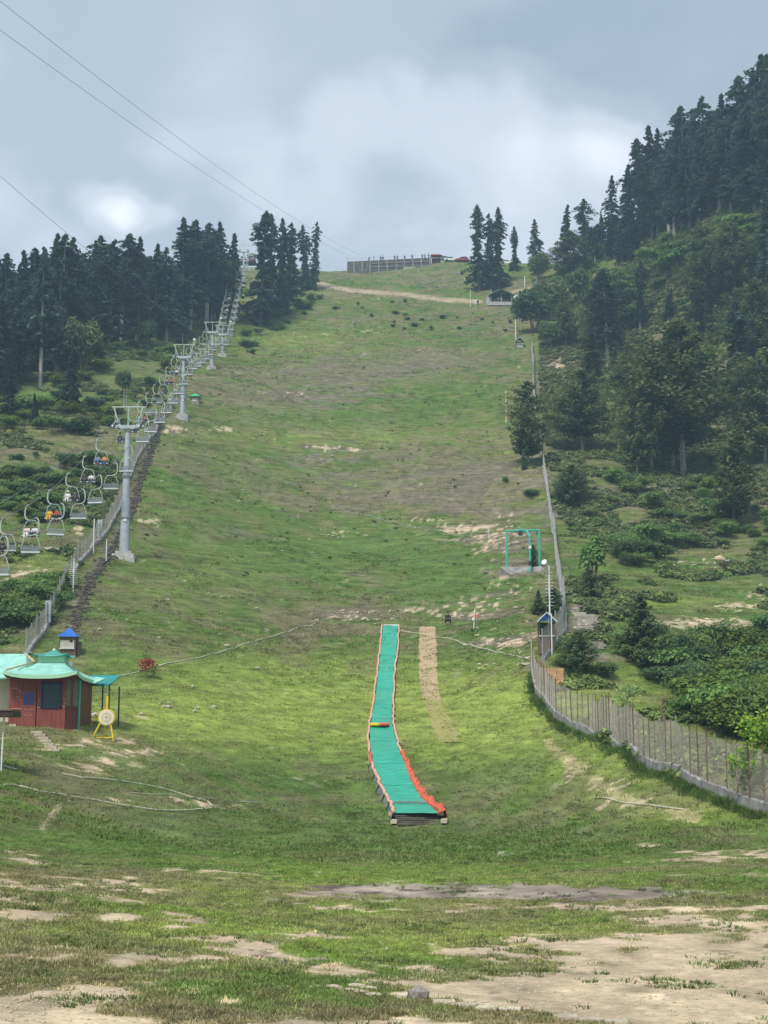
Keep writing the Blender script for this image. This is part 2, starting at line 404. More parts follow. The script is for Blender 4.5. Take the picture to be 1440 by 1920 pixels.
def ground(x, y, z):
    """albedo and bare-soil amount of the ground at world points"""
    px, py = proj(x, y, z)
    far = sstep(90, 260, y)
    n0 = fbm(x / 22, y / 22, 4, 40); n1 = fbm(x / 3.2, y / 3.2, 4, 50); n2 = fbm(x / 0.55, y / 0.55, 3, 60); n3 = fbm(x / 7.5, z / 1.1 + x * 0.02, 4, 70)
    lush_c = np.array([0.085, 0.140, 0.033]); mid = np.array([0.132, 0.148, 0.046]); yel_sun = np.array([0.225, 0.275, 0.062]); brn = np.array([0.160, 0.140, 0.082])
    soil_c = np.array([0.148, 0.122, 0.088]); dirt_c = np.array([0.475, 0.372, 0.262]); dirt2 = np.array([0.33, 0.265, 0.185])
    sx = lambda L: sum(a * ell(px, py, cx, cy, rx, ry) for cx, cy, rx, ry, a in L)
    lu, ye_sun, so, di = sx(LUSH), sx(YELL_SUN), sx(SOIL), sx(DIRT)
    near = 1 - sstep(42, 80, y)
    mixn = 0.45 * n1 + 0.35 * n0 + 0.2 * n2
    mixf = 0.35 * n1 + 0.3 * n3 + 0.35 * n0
    m = mixn * (1 - far) + mixf * far
    c = mid + (lush_c - mid) * sstep(0.42, 0.60, m)[..., None]
    c = c + (brn - c) * (sstep(0.54, 0.38, m) * 0.85)[..., None]
    c = c + (lush_c * 1.06 - c) * (np.clip(lu * (0.6 + 0.9 * n1), 0, 1) * 0.85)[..., None]
    c = c + (yel_sun - c) * np.clip(ye_sun * (0.35 + 1.2 * (n1 * 0.6 + n2 * 0.4)) * 0.95, 0, 1)[..., None]  # brighter yellow albedo also stands in for sunlight through the clouds
    # brown worn soil on the piste, broken into streaks along the contours
    s = sstep(0.42, 0.66, so * 0.62 + (mixf - 0.5) * 1.4 + (n3 - 0.5) * 1.3 + 0.16 * so)
    s = s * np.clip(so * 2.2, 0, 1)
    c = c + (soil_c * (0.85 + 0.5 * n2)[..., None] - c) * (s * 0.85)[..., None]
    # bare dirt
    nn = np.where(y < 90, 0.55 * n1 + 0.45 * fbm(x / 1.3, y / 1.6, 4, 80), mixf)
    general = near * 0.08 * sstep(1600, 1700, py)
    dm = sstep(0.49, 0.59, di * 0.50 + general + (nn - 0.5) * 2.1 + (n2 - 0.5) * 1.1 + 0.06 * di)
    dm = dm * np.clip(di * 3 + general * 8, 0, 1)
    dc = dirt2 + (dirt_c - dirt2) * sstep(0.3, 0.62, 0.5 * n1 + 0.5 * n2)[..., None]
    # grass litter and short yellow stubble around the bare soil
    rim = sstep(0.30, 0.50, di * 0.50 + general + (nn - 0.5) * 2.1 + 0.10 * di) * np.clip(di * 3 + general * 8, 0, 1) * (y < 130)
    c = c + (np.array([0.225, 0.205, 0.105]) - c) * (rim * 0.5)[..., None]
    c = c + (dc - c) * (dm * 0.94)[..., None]
    tr = line_mask(px, py, [(1030, 1395), (1080, 1440), (1130, 1475), (1200, 1508), (1300, 1528)], 17)
    tm = sstep(0.42, 0.72, tr * 0.75 + (nn - 0.5) * 1.1 + (n2 - 0.5) * 0.5) * np.clip(tr * 3, 0, 1); c = c + (np.array([0.36, 0.32, 0.17]) - c) * (tm * 0.85)[..., None]
    # wet mud strip
    mud = ell(px, py, 880, 1673, 330, 17) + ell(px, py, 1130, 1680, 150, 8) + 0.7 * ell(px, py, 660, 1668, 60, 8)
    mm = sstep(0.44, 0.60, mud * 0.85 + (n1 - 0.5) * 1.0 + (n2 - 0.5) * 0.9)
    mc = np.array([0.255, 0.212, 0.172]) * (0.72 + 0.5 * sstep(0.35, 0.6, fbm(x / 1.5, y / 2.2, 3, 90)))[..., None]
    mc = np.where((fbm(x / 1.1, y / 0.9, 3, 95) > 0.60)[..., None], mc * 0.45, mc)
    c = c + (mc - c) * (mm * 0.95)[..., None]
    # paths
    pth = line_mask(px, py, [(596,532),(660,545),(760,552),(820,561),(900,566)], 4.5) + 0.9 * line_mask(px, py, [(960,548),(1000,538),(1035,532)], 3) + 0.8 * line_mask(px, py, [(1290,1190),(1350,1180),(1410,1168)], 7) + 0.5 * line_mask(px, py, [(810,1010),(900,1016),(960,1030)], 4) \
        + 0.7 * line_mask(px, py, [(110,1512),(78,1552)], 8) + .6 * line_mask(px, py, [(190,880),(240,862)], 4)
    pm = sstep(0.35, 0.6, pth * (0.6 + 0.8 * n1))
    c = c + (np.array([0.34, 0.275, 0.185]) - c) * pm[..., None]
    gl = line_mask(px, py, GULLY, 7); gm = sstep(0.35, 0.6, gl * (0.5 + 1.0 * n1))
    c = c + (np.array([0.075, 0.06, 0.045]) - c) * (gm * 0.9)[..., None]
    g2 = line_mask(px + 10, py, GULLY, 12); c = c + (np.array([0.15, 0.13, 0.1]) - c) * (sstep(0.4, 0.7, g2 * (0.4 + n1)) * (1 - gm) * 0.6)[..., None]
    bare = np.clip(dm + mm + pm + gm, 0, 1)
    c = c * (0.82 + 0.36 * n2)[..., None]
    return np.clip(c, 0.01, 0.7), bare, np.clip(s, 0, 1)

def build_terrain():
    ys = np.concatenate([np.linspace(-90, 14, 26)[:-1], np.arange(14, 60, 0.17), np.arange(60, 160, 0.34), np.arange(160, 510, 0.85), np.linspace(510, 900, 40)])
    u1 = np.linspace(-0.29, 0.31, 430); r = np.geomspace(0.012, 0.8, 30)
    us = np.concatenate([-0.29 - r[::-1], u1, 0.31 + r])
    U, Y = np.meshgrid(us, ys)
    X = U * (np.abs(Y + 12) + 14)
    Z = H(X, Y)
    ny, nx = X.shape
    V = np.stack([X, Y, Z], -1).reshape(-1, 3)
    i = np.arange(ny - 1)[:, None] * nx + np.arange(nx - 1)[None]
    F = np.stack([i, i + 1, i + nx + 1, i + nx], -1).reshape(-1, 4)
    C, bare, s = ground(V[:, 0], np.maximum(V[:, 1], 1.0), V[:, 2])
    m = bpy.data.materials.new("meadow_ground"); m.use_nodes = True
    N, L = m.node_tree.nodes, m.node_tree.links; b = N['Principled BSDF']
    b.inputs['Roughness'].default_value = 0.95; b.inputs['Specular IOR Level'].default_value = 0.1
    at_ = N.new('ShaderNodeAttribute'); at_.attribute_name = 'soil_tint'
    g = N.new('ShaderNodeNewGeometry')
    n = N.new('ShaderNodeTexNoise'); n.inputs['Scale'].default_value = 5.0; n.inputs['Detail'].default_value = 8; n.inputs['Roughness'].default_value = 0.7; L.new(g.outputs['Position'], n.inputs['Vector'])
    n_ = N.new('ShaderNodeTexNoise'); n_.inputs['Scale'].default_value = 0.9; n_.inputs['Detail'].default_value = 7; n_.inputs['Roughness'].default_value = 0.65; L.new(g.outputs['Position'], n_.inputs['Vector'])
    mr = N.new('ShaderNodeMapRange'); mr.inputs[1].default_value = 0.3; mr.inputs[2].default_value = 0.7; mr.inputs[3].default_value = 0.72; mr.inputs[4].default_value = 1.28; L.new(n.outputs[0], mr.inputs[0])
    mr2 = N.new('ShaderNodeMapRange'); mr2.inputs[1].default_value = 0.3; mr2.inputs[2].default_value = 0.7; mr2.inputs[3].default_value = 0.8; mr2.inputs[4].default_value = 1.2; L.new(n_.outputs[0], mr2.inputs[0])
    mu = N.new('ShaderNodeMath'); mu.operation = 'MULTIPLY'; L.new(mr.outputs[0], mu.inputs[0]); L.new(mr2.outputs[0], mu.inputs[1])
    sc = N.new('ShaderNodeVectorMath'); sc.operation = 'SCALE'; L.new(at_.outputs['Color'], sc.inputs[0]); L.new(mu.outputs[0], sc.inputs[3])
    mp3 = N.new('ShaderNodeMapping'); mp3.inputs['Scale'].default_value = (0.35, 0.15, 2.4); L.new(g.outputs['Position'], mp3.inputs[0])
    n4 = N.new('ShaderNodeTexNoise'); n4.inputs['Scale'].default_value = 1.0; n4.inputs['Detail'].default_value = 7; n4.inputs['Roughness'].default_value = 0.68; L.new(mp3.outputs[0], n4.inputs['Vector'])
    mr3 = N.new('ShaderNodeMapRange'); mr3.inputs[1].default_value = 0.34; mr3.inputs[2].default_value = 0.66; mr3.inputs[3].default_value = 0.66; mr3.inputs[4].default_value = 1.34; L.new(n4.outputs[0], mr3.inputs[0])
    sc2 = N.new('ShaderNodeVectorMath'); sc2.operation = 'SCALE'; L.new(sc.outputs[0], sc2.inputs[0]); L.new(mr3.outputs[0], sc2.inputs[3])
    L.new(sc2.outputs[0], b.inputs['Base Color'])
    bp = N.new('ShaderNodeBump'); bp.inputs['Strength'].default_value = 0.6; bp.inputs['Distance'].default_value = 0.12; L.new(n_.outputs[0], bp.inputs['Height'])
    bp2 = N.new('ShaderNodeBump'); bp2.inputs['Strength'].default_value = 0.5; bp2.inputs['Distance'].default_value = 0.03; L.new(n.outputs[0], bp2.inputs['Height']); L.new(bp.outputs[0], bp2.inputs['Normal'])
    L.new(bp2.outputs[0], b.inputs['Normal'])
    me = np_mesh("ground", V, F, m, smooth=True)
    ca = me.attributes.new('soil_tint', 'FLOAT_COLOR', 'POINT')
    ca.data.foreach_set('color', np.c_[C, np.ones(len(C))].astype(np.float32).ravel())
    o = link_mesh("ground", me); tag(o, "grassy meadow rising into the wide ski slope", kind='structure')
    o['category'] = 'ground'
    return o
ground_obj = build_terrain()

# ------------------------------------------------------------------ scatter (uncountable ground cover only)
_protocol = bpy.data.collections.new("cover_prototypes")     # not linked: holds the blades the geometry nodes scatter

def scatter(name, label, pts, cols, scales, proto, rnd_tilt=0.15, cat='grass'):
    me = bpy.data.meshes.new(name); n = len(pts)
    me.vertices.add(n); me.vertices.foreach_set('co', np.asarray(pts, np.float32).ravel())
    a = me.attributes.new('tuft_tint', 'FLOAT_COLOR', 'POINT'); a.data.foreach_set('color', np.c_[cols, np.ones(n)].astype(np.float32).ravel())
    a = me.attributes.new('tuft_scale', 'FLOAT_VECTOR', 'POINT'); a.data.foreach_set('vector', np.asarray(scales, np.float32).ravel())
    rot = np.c_[rng.normal(0, rnd_tilt, n), rng.normal(0, rnd_tilt, n), rng.random(n) * 6.283].astype(np.float32)
    a = me.attributes.new('tuft_rot', 'FLOAT_VECTOR', 'POINT'); a.data.foreach_set('vector', rot.ravel())
    o = link_mesh(name, me); tag(o, label, kind='stuff')
    ng = bpy.data.node_groups.new(name, 'GeometryNodeTree')
    ng.interface.new_socket('Geometry', in_out='INPUT', socket_type='NodeSocketGeometry')
    ng.interface.new_socket('Geometry', in_out='OUTPUT', socket_type='NodeSocketGeometry')
    N, L = ng.nodes, ng.links
    gi, go = N.new('NodeGroupInput'), N.new('NodeGroupOutput')
    io = N.new('GeometryNodeInstanceOnPoints')
    oi = N.new('GeometryNodeObjectInfo'); oi.inputs['Object'].default_value = proto; oi.inputs['As Instance'].default_value = True
    L.new(gi.outputs[0], io.inputs['Points']); L.new(oi.outputs['Geometry'], io.inputs['Instance'])
    for an, sock in (('tuft_scale', 'Scale'), ('tuft_rot', 'Rotation')):
        na = N.new('GeometryNodeInputNamedAttribute'); na.data_type = 'FLOAT_VECTOR'; na.inputs[0].default_value = an
        L.new(na.outputs['Attribute'], io.inputs[sock])
    L.new(io.outputs[0], go.inputs[0])
    md = o.modifiers.new('scatter', 'NODES'); md.node_group = ng
    return o

def tint_mat(name, transl=0.25, lo=0.6, hi=1.35):
    m = bpy.data.materials.new(name); m.use_nodes = True
    N, L = m.node_tree.nodes, m.node_tree.links; b = N['Principled BSDF']
    b.inputs['Roughness'].default_value = 0.8; b.inputs['Specular IOR Level'].default_value = 0.15
    a = N.new('ShaderNodeAttribute'); a.attribute_type = 'INSTANCER'; a.attribute_name = 'tuft_tint'
    oi = N.new('ShaderNodeObjectInfo')
    mr = N.new('ShaderNodeMapRange'); mr.inputs[3].default_value = lo; mr.inputs[4].default_value = hi; L.new(oi.outputs['Random'], mr.inputs[0])
    g = N.new('ShaderNodeNewGeometry'); n = N.new('ShaderNodeTexNoise'); n.inputs['Scale'].default_value = 3; L.new(g.outputs['Position'], n.inputs['Vector'])
    mr2 = N.new('ShaderNodeMapRange'); mr2.inputs[1].default_value = .3; mr2.inputs[2].default_value = .7; mr2.inputs[3].default_value = 0.75; mr2.inputs[4].default_value = 1.25; L.new(n.outputs[0], mr2.inputs[0])
    mu = N.new('ShaderNodeMath'); mu.operation = 'MULTIPLY'; L.new(mr.outputs[0], mu.inputs[0]); L.new(mr2.outputs[0], mu.inputs[1])
    s = N.new('ShaderNodeVectorMath'); s.operation = 'SCALE'; L.new(a.outputs['Color'], s.inputs[0]); L.new(mu.outputs[0], s.inputs[3])
    L.new(s.outputs[0], b.inputs['Base Color'])
    tr = N.new('ShaderNodeBsdfTranslucent'); L.new(s.outputs[0], tr.inputs[0])
    mx = N.new('ShaderNodeMixShader'); mx.inputs[0].default_value = transl
    L.new(b.outputs[0], mx.inputs[1]); L.new(tr.outputs[0], mx.inputs[2]); L.new(mx.outputs[0], N['Material Output'].inputs[0])
    return m

def blade_tuft(name, n, rad, h, w, m, lean=0.5):
    r = np.random.default_rng(len(name) * 13 + n); V = []; F = []
    for i in range(n):
        a = r.random() * 6.283; q = rad * math.sqrt(r.random()); x, y = q * math.cos(a), q * math.sin(a)
        b = r.random() * 6.283; hh = h * r.uniform(0.5, 1.1); lx, ly = lean * hh * math.cos(a + r.normal(0, .6)), lean * hh * math.sin(a + r.normal(0, .6))
        wx, wy = w * math.cos(b) / 2, w * math.sin(b) / 2; k = len(V)
        V += [(x - wx, y - wy, -0.01), (x + wx, y + wy, -0.01), (x + lx * 0.4 + wx * .7, y + ly * .4 + wy * .7, hh * 0.6), (x + lx * 0.4 - wx * .7, y + ly * .4 - wy * .7, hh * 0.6), (x + lx, y + ly, hh)]
        F += [(k, k + 1, k + 2), (k, k + 2, k + 3), (k + 3, k + 2, k + 4)]
    me = np_mesh(name, V, F, m)
    o = bpy.data.objects.new(name, me); _protocol.objects.link(o); return o

M_TUFT = tint_mat("grass_blades")

def sample_view(n, y0, y1, umin=-0.275, umax=0.30, power=1.0):
    t = rng.random(n); y = np.sqrt(y0 ** 2 + t * (y1 ** 2 - y0 ** 2)) if power == 1 else y0 * (y1 / y0) ** t
    x = (umin + (umax - umin) * rng.random(n)) * y; return x, y

def grass_layer(name, label, n, y0, y1, proto, s0, s1, thr, zs=1.0, power=1.0, tint=1.0, clump=0.0, cs=3.0, fade=None, onbare=1.02):
    x, y = sample_view(n, y0, y1, power=power); z = H(x, y)
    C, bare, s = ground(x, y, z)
    keep = rng.random(n) > (bare * onbare + s * thr)
    if fade: keep &= rng.random(n) > sstep(fade[0], fade[1], y)
    if clump:
        keep &= rng.random(n) < sstep(clump - 0.08, clump + 0.1, fbm(x / cs, y / cs, 3, 120))
    if onbare < 1: C = C * 0 + np.array([0.115, 0.165, 0.055]) * (0.8 + 0.5 * rng.random((len(x), 1)))
    x, y, z, C = x[keep], y[keep], z[keep], C[keep]
    k = rng.uniform(s0, s1, len(x)) * (0.7 + 0.7 * fbm(x / 1.4, y / 1.4, 3, 130))
    C = C * tint * rng.uniform(0.8, 1.25, (len(x), 1))
    return scatter(name, label, np.c_[x, y, z], np.clip(C, 0, 1), np.c_[k, k, k * zs], proto)

grass_layer("short_grass", "short trampled grass of the flat meadow in front", 100000, 15, 60, blade_tuft("tuft_short", 14, 0.09, 0.04, 0.012, M_TUFT, 1.2), 0.5, 1.25, 0.3, power=0, tint=2.0)
grass_layer("grass_clump", "taller dark grass clumps edging the bare soil in front", 6500, 15, 60, blade_tuft("tuft_tall", 26, 0.12, 0.065, 0.014, M_TUFT, 1.0), 0.5, 1.3, 0.2, power=0, tint=1.7, clump=0.60, cs=1.6)
grass_layer("stray_tuft", "small stray grass tufts dotted over the bare soil in front", 14000, 15, 48, blade_tuft("tuft_stray", 22, 0.10, 0.06, 0.014, M_TUFT, 1.1), 0.4, 1.1, 0.0, power=0, tint=1.1, clump=0.60, cs=1.1, onbare=0.25)
grass_layer("meadow_grass", "meadow grass of the lower slope", 60000, 50, 200, blade_tuft("tuft_meadow", 18, 0.32, 0.08, 0.035, M_TUFT, 1.2), 0.5, 1.3, 0.6, power=1, tint=1.45, fade=(120, 200))

# ------------------------------------------------------------------ haze of the humid mountain air
def haze():
    co = np.empty(len(ground_obj.data.vertices) * 3, np.float32); ground_obj.data.vertices.foreach_get('co', co); co = co.reshape(-1, 3)
    lo = co.min(0) - [6, 6, 1.5]; hi = co.max(0) + [6, 6, 60]
    m = bpy.data.materials.new("haze_air"); m.use_nodes = True; N, L = m.node_tree.nodes, m.node_tree.links; N.clear()
    o = N.new('ShaderNodeOutputMaterial'); v = N.new('ShaderNodeVolumePrincipled')
    v.inputs['Color'].default_value = (0.52, 0.80, 1.0, 1); v.inputs['Density'].default_value = HAZE; v.inputs['Anisotropy'].default_value = 0.0
    L.new(v.outputs[0], o.inputs['Volume'])
    b = MB().box(tuple((lo + hi) / 2), tuple(hi - lo)).build('haze', m); tag(b, "thin bluish haze filling the valley air", kind='stuff')
HAZE = 0.00034
haze()
grass_layer("slope_grass", "rough grass of the upper piste", 60000, 125, 470, blade_tuft("tuft_slope", 16, 0.55, 0.15, 0.08, M_TUFT, 1.2), 0.4, 1.3, 0.75, tint=1.5, clump=0.46, cs=6)

# ------------------------------------------------------------------ trees and bushes
def foliage_mat(name, col, col2, rnd=0.18, transl=0.38):
    if max(col) < 0.24: col = tuple(c * k for c, k in zip(col, (1.30, 1.42, 1.22))); col2 = tuple(c * k for c, k in zip(col2, (1.45, 1.6, 1.35)))
    m = mat(name, col, rough=0.75, col2=col2, scale=0.55, rnd=rnd, spec=0.2, detail=6, transl=transl)
    N, L = m.node_tree.nodes, m.node_tree.links                 # young shoots at the bough tips are lighter than old needles
    n = next(q for q in N if q.type == 'TEX_NOISE'); r = next(q for q in N if q.type == 'VALTORGB')
    a = N.new('ShaderNodeAttribute'); a.attribute_name = 'young_growth'
    f = N.new('ShaderNodeMath'); f.operation = 'MULTIPLY_ADD'; L.new(a.outputs['Fac'], f.inputs[0]); f.inputs[1].default_value = 0.52; f.inputs[2].default_value = -0.27
    g = N.new('ShaderNodeMath'); g.operation = 'ADD'; L.new(n.outputs[0], g.inputs[0]); L.new(f.outputs[0], g.inputs[1]); L.new(g.outputs[0], r.inputs[0])
    return m

def set_growth(me, g, k=4):
    a = me.attributes.new('young_growth', 'FLOAT', 'POINT'); a.data.foreach_set('value', np.repeat(np.asarray(g, np.float32), k))

M_FIR = foliage_mat("fir_needles", rnd=0.32, col=(0.066, 0.098, 0.082), col2=(0.016, 0.031, 0.036))
M_FIR_B = foliage_mat("fir_needles_brownish", (0.052, 0.058, 0.042), (0.022, 0.024, 0.020))
M_PINE = foliage_mat("pine_needles", (0.185, 0.240, 0.098), (0.034, 0.058, 0.034))
M_SPRUCE = foliage_mat("young_pine_needles", (0.120, 0.165, 0.082), (0.022, 0.040, 0.028))
M_BUSH = foliage_mat("bush_leaves", (0.155, 0.225, 0.070), (0.052, 0.094, 0.034), rnd=0.22)
M_BUSH_D = foliage_mat("dark_bush_leaves", (0.105, 0.155, 0.064), (0.036, 0.064, 0.034), rnd=0.2)
M_BUSH_Y = foliage_mat("yellowish_bush_leaves", (0.150, 0.190, 0.045), (0.060, 0.085, 0.022), rnd=0.2)
M_SAP = foliage_mat("sapling_leaves", (0.30, 0.46, 0.055), (0.13, 0.25, 0.03), rnd=0.05, transl=0.35)
M_PALE = foliage_mat("pale_leaves", (0.36, 0.46, 0.19), (0.20, 0.30, 0.09), rnd=0.05, transl=0.3)
M_RED = foliage_mat("red_leaves", (0.50, 0.085, 0.05), (0.22, 0.05, 0.03), rnd=0.05)
M_BARK = mat("bark", (0.20, 0.175, 0.15), var=0.4, scale=3, bump=0.5)
M_BARK_P = mat("pale_bark", (0.36, 0.32, 0.28), var=0.3, scale=3, bump=0.4)
M_TWIG = mat("twig_bark", (0.12, 0.09, 0.065), var=0.3, scale=6)

def leaf_tris(C, N, size, r, stretch=1.6):
    """one kite-shaped leaf clump per centre C with normal about N"""
    n = len(C)
    N = N / (np.linalg.norm(N, axis=1, keepdims=True) + 1e-9)
    a = r.normal(size=(n, 3)); a -= N * (a * N).sum(1, keepdims=True); a /= np.linalg.norm(a, axis=1, keepdims=True) + 1e-9
    b = np.cross(N, a)
    s = (np.asarray(size) * r.uniform(0.6, 1.35, n))[:, None]
    q = s * stretch * 0.5; w = s * 0.5
    bend = N * s * r.uniform(-0.25, 0.05, (n, 1))
    V = np.stack([C - a * q + bend, C - b * w * r.uniform(.6, 1.1, (n, 1)), C + a * q + bend, C + b * w * r.uniform(.6, 1.1, (n, 1))], 1).reshape(-1, 3)
    i = np.arange(n)[:, None] * 4
    return V, np.concatenate([i + [0, 1, 2], i + [0, 2, 3]], 0)

def conifer(seed, h, rad, crown0=0.12, n_br=120, per=14, leaf=0.55, prof='column', droop=0.25, mat_=None, double=False, bark=None, name='conifer', upturn=0.0, gap=0.12):
    """trunk mesh and crown mesh: whorls of drooping boughs, each a spray of needle clumps"""
    r = np.random.default_rng(seed)
    C = []; Nn = []; S = []; G = []
    mb = MB(); lean = r.normal(0, 0.012, 2)
    zt = np.linspace(0, 1, 7)
    tr = max(0.012 * h, 0.05)
    ax = lambda t: np.array([lean[0] * h * t * t, lean[1] * h * t * t, h * t])
    mb.tube([tuple(ax(t)) if i else tuple(ax(0) + [0, 0, -1.0]) for i, t in enumerate(zt)], [tr * (1.25 - t) ** 1.0 + 0.02 for t in zt], n=6)
    tops = [(0, 0, 1.0)] + ([(r.uniform(-.3, .3) * rad, r.uniform(-.3, .3) * rad, r.uniform(.88, .97))] if double else [])
    asym = r.uniform(0, 6.28, 3)
    for k in range(n_br):
        t = crown0 + (1 - crown0) * (k + r.random()) / n_br
        u = (t - crown0) / (1 - crown0)
        az = r.random() * 6.283
        if prof == 'column': L = rad * (min(1, (1 - u) * 4.5) ** 0.75) * (0.72 + 0.28 * math.sin(u * 9 + asym[0])) * (0.75 + 0.25 * min(1, u * 5))
        elif prof == 'cone': L = rad * (1 - u) ** 0.75 * (0.55 + 0.45 * min(1, u * 6))
        else: L = rad * math.sin(math.pi * min(0.985, 0.20 + u * 0.78)) ** 0.8
        L *= 0.82 + 0.24 * math.sin(az * 2 + asym[1] + u * 4)
        L *= r.uniform(0.62, 1.18)
        if r.random() < gap: continue
        L = max(L, 0.25)
        base = ax(t)
        d = np.array([math.cos(az), math.sin(az), 0.0])
        side = np.array([-d[1], d[0], 0])
        m = max(3, int(per * (0.35 + 0.75 * L / rad)))
        q = r.uniform(0.06, 1, m) ** 0.72
        up = 0.32 * (1 - u) * 0 + 0.1
        zz = L * (up * q - droop * q ** 2 + upturn * q ** 3) + r.normal(0, 0.055 * L + 0.05, m)
        lat = r.normal(0, 1, m) * (0.11 * L + 0.1) * (1.15 - q * 0.75)
        c = base + d * (q * L)[:, None] + side * lat[:, None] + np.array([0, 0, 1]) * zz[:, None]
        C.append(c); Nn.append(np.array([0, 0, 1.0]) + d * 0.35 + r.normal(0, 0.42, (m, 3)))
        S.append(np.full(m, leaf) * (0.75 + 0.35 * (1 - u))); G.append(q ** 1.6 * r.uniform(.8, 1.15))
        if L > rad * 0.55 and k % 2 == 0:
            mb.tube([tuple(base), tuple(base + d * L * 0.5 + [0, 0, L * (up * .5 - droop * .25)]), tuple(base + d * L * 0.85 + [0, 0, L * (up * .85 - droop * .72 + upturn * .6)])], [tr * 0.28 * (1.1 - u), tr * 0.18, 0.02], n=3, caps=False)
    # ragged leader tips
    m = 26; q = r.random(m); c = ax(1) + np.c_[r.normal(0, .14, m) * rad * (1 - q) * .5, r.normal(0, .14, m) * rad * (1 - q) * .5, (q - 0.75) * 0.045 * h]
    C.append(c); Nn.append(r.normal(0, 1, (m, 3))); S.append(np.full(m, leaf * 0.6)); G.append(np.full(m, .8))
    C = np.concatenate(C); Nn = np.concatenate(Nn); S = np.concatenate(S)
    V, F = leaf_tris(C, Nn, S, r)
    crown = np_mesh(name + "_crown", V, F, mat_ or M_FIR); set_growth(crown, np.concatenate(G))
    trunk = mb.mesh(name + "_trunk"); trunk.materials.append(bark or M_BARK)
    return trunk, crown, h

def bush(seed, w, h, n=900, leaf=0.3, mat_=None, lobes=6, name='bush', low=0.0, stems=5, stretch=1.4):
    r = np.random.default_rng(seed); mb = MB(); C = []; Nn = []; G = []
    for k in range(lobes):
        a = r.random() * 6.283; q = w * 0.30 * math.sqrt(r.random()) if k else 0
        c0 = np.array([q * math.cos(a), q * math.sin(a), h * r.uniform(0.32 + low, 0.66 + low * .3)])
        rr = np.array([w * r.uniform(0.2, 0.34), w * r.uniform(0.2, 0.34), h * r.uniform(0.25, 0.38)])
        m = n // lobes
        d = r.normal(size=(m, 3)); d /= np.linalg.norm(d, axis=1, keepdims=True)
        d[:, 2] = np.where(d[:, 2] < -0.3, -d[:, 2], d[:, 2])
        q_ = r.random((m, 1)) ** 0.33; G.append(q_[:, 0] ** 3 * r.uniform(.6, 1.2)); c = c0 + d * rr * q_ * r.uniform(0.8, 1.12, (m, 1))
        C.append(c); Nn.append(d * [1, 1, 1.2] + r.normal(0, 0.5, (m, 3)) + [0, 0, .5])
        if k < stems: mb.tube([(c0[0] * .2, c0[1] * .2, -0.25), (c0[0] * .6, c0[1] * .6, c0[2] * .6), tuple(c0)], [0.02 * h + .01, 0.013 * h + .006, 0.006 * h], n=4, caps=False)
    V, F = leaf_tris(np.concatenate(C), np.concatenate(Nn), np.full(sum(map(len, C)), leaf), r, stretch)
    cr = np_mesh(name + "_crown", V, F, mat_ or M_BUSH); set_growth(cr, np.concatenate(G))
    st = mb.mesh(name + "_trunk"); st.materials.append(M_TWIG)
    return st, cr, h

FIRS = [conifer(10 + i, 30, (4.6, 5.4, 5.6, 4.6, 6.0, 5.0, 5.6)[i], (0.16, 0.1, 0.22, 0.12, 0.3, 0.15, 0.08)[i], 190, 30, 0.68, 'column' if i % 2 == 0 else 'cone', 0.42, (M_FIR, M_FIR, M_FIR, M_FIR, M_FIR, M_FIR_B, M_FIR)[i], i % 3 == 0, M_BARK_P if i in (2, 4) else M_BARK, 'fir') for i in range(7)]
SLIMS = [conifer(40 + i, 30, (3.9, 3.1, 3.4)[i], 0.03, 210, 26, 0.62, 'column', 0.5, M_FIR, i == 0, M_BARK, 'slim_fir') for i in range(3)]
PINES = [conifer(60 + i, 20, (7.2, 6.6, 7.6, 6.6)[i], (0.22, 0.12, 0.16, 0.12)[i], 230, 62, 0.40, 'round' if i != 3 else 'cone', 0.05, M_PINE, i % 2 == 1, M_BARK, 'pine', upturn=0.22, gap=0.12) for i in range(4)]
SPRUCES = [conifer(80 + i, 8, (3.5, 3.6, 3.4)[i], 0.02, 210, 60, 0.25, ('cone', 'round', 'cone')[i], 0.03, M_SPRUCE, False, M_BARK, 'young_pine', upturn=0.14, gap=0.06) for i in range(3)]
ROUNDS = [bush(100 + i, 7.5, 8, 4200, 0.38, (M_BUSH_D, M_PINE, M_SPRUCE)[i], 9, 'round_tree', 0.08) for i in range(3)]
BUSHES = [bush(120 + i, 3.0, (1.7, 2.1, 1.5, 1.9, 2.4, 1.4)[i], 2200, 0.125, (M_BUSH, M_BUSH, M_BUSH_D, M_BUSH_Y, M_BUSH_D, M_BUSH)[i], 8) for i in range(6)]

TREE_N = 0

def plant(name, proto, pos, h, label, cat='tree', group=None, wide=1.0, sink=0.15):
    global TREE_N
    trunk, crown, h0 = proto
    s = h / h0
    o = thing(name, label, cat, pos - Vector((0, 0, sink)), random.random() * 6.283, group)
    o.scale = (s * wide * random.uniform(.92, 1.08), s * wide * random.uniform(.92, 1.08), s); o.rotation_euler[0] = random.gauss(0, .022); o.rotation_euler[1] = random.gauss(0, .022)
    link_mesh('trunk', trunk, o); link_mesh('crown', crown, o)
    TREE_N += 1
    return o

def hpx(pos, px):
    return px * (pos.y * _cp + (pos.z - CAMZ) * _sp) / FPX * 1.02

def interp(pts, x):
    xs, ys = zip(*pts); return float(np.interp(x, xs, ys))

def in_poly(x, y, poly):
    c = False; j = len(poly) - 1
    for i in range(len(poly)):
        if (poly[i][1] > y) != (poly[j][1] > y) and x < (poly[j][0] - poly[i][0]) * (y - poly[i][1]) / (poly[j][1] - poly[i][1]) + poly[i][0]: c = not c
        j = i
    return c

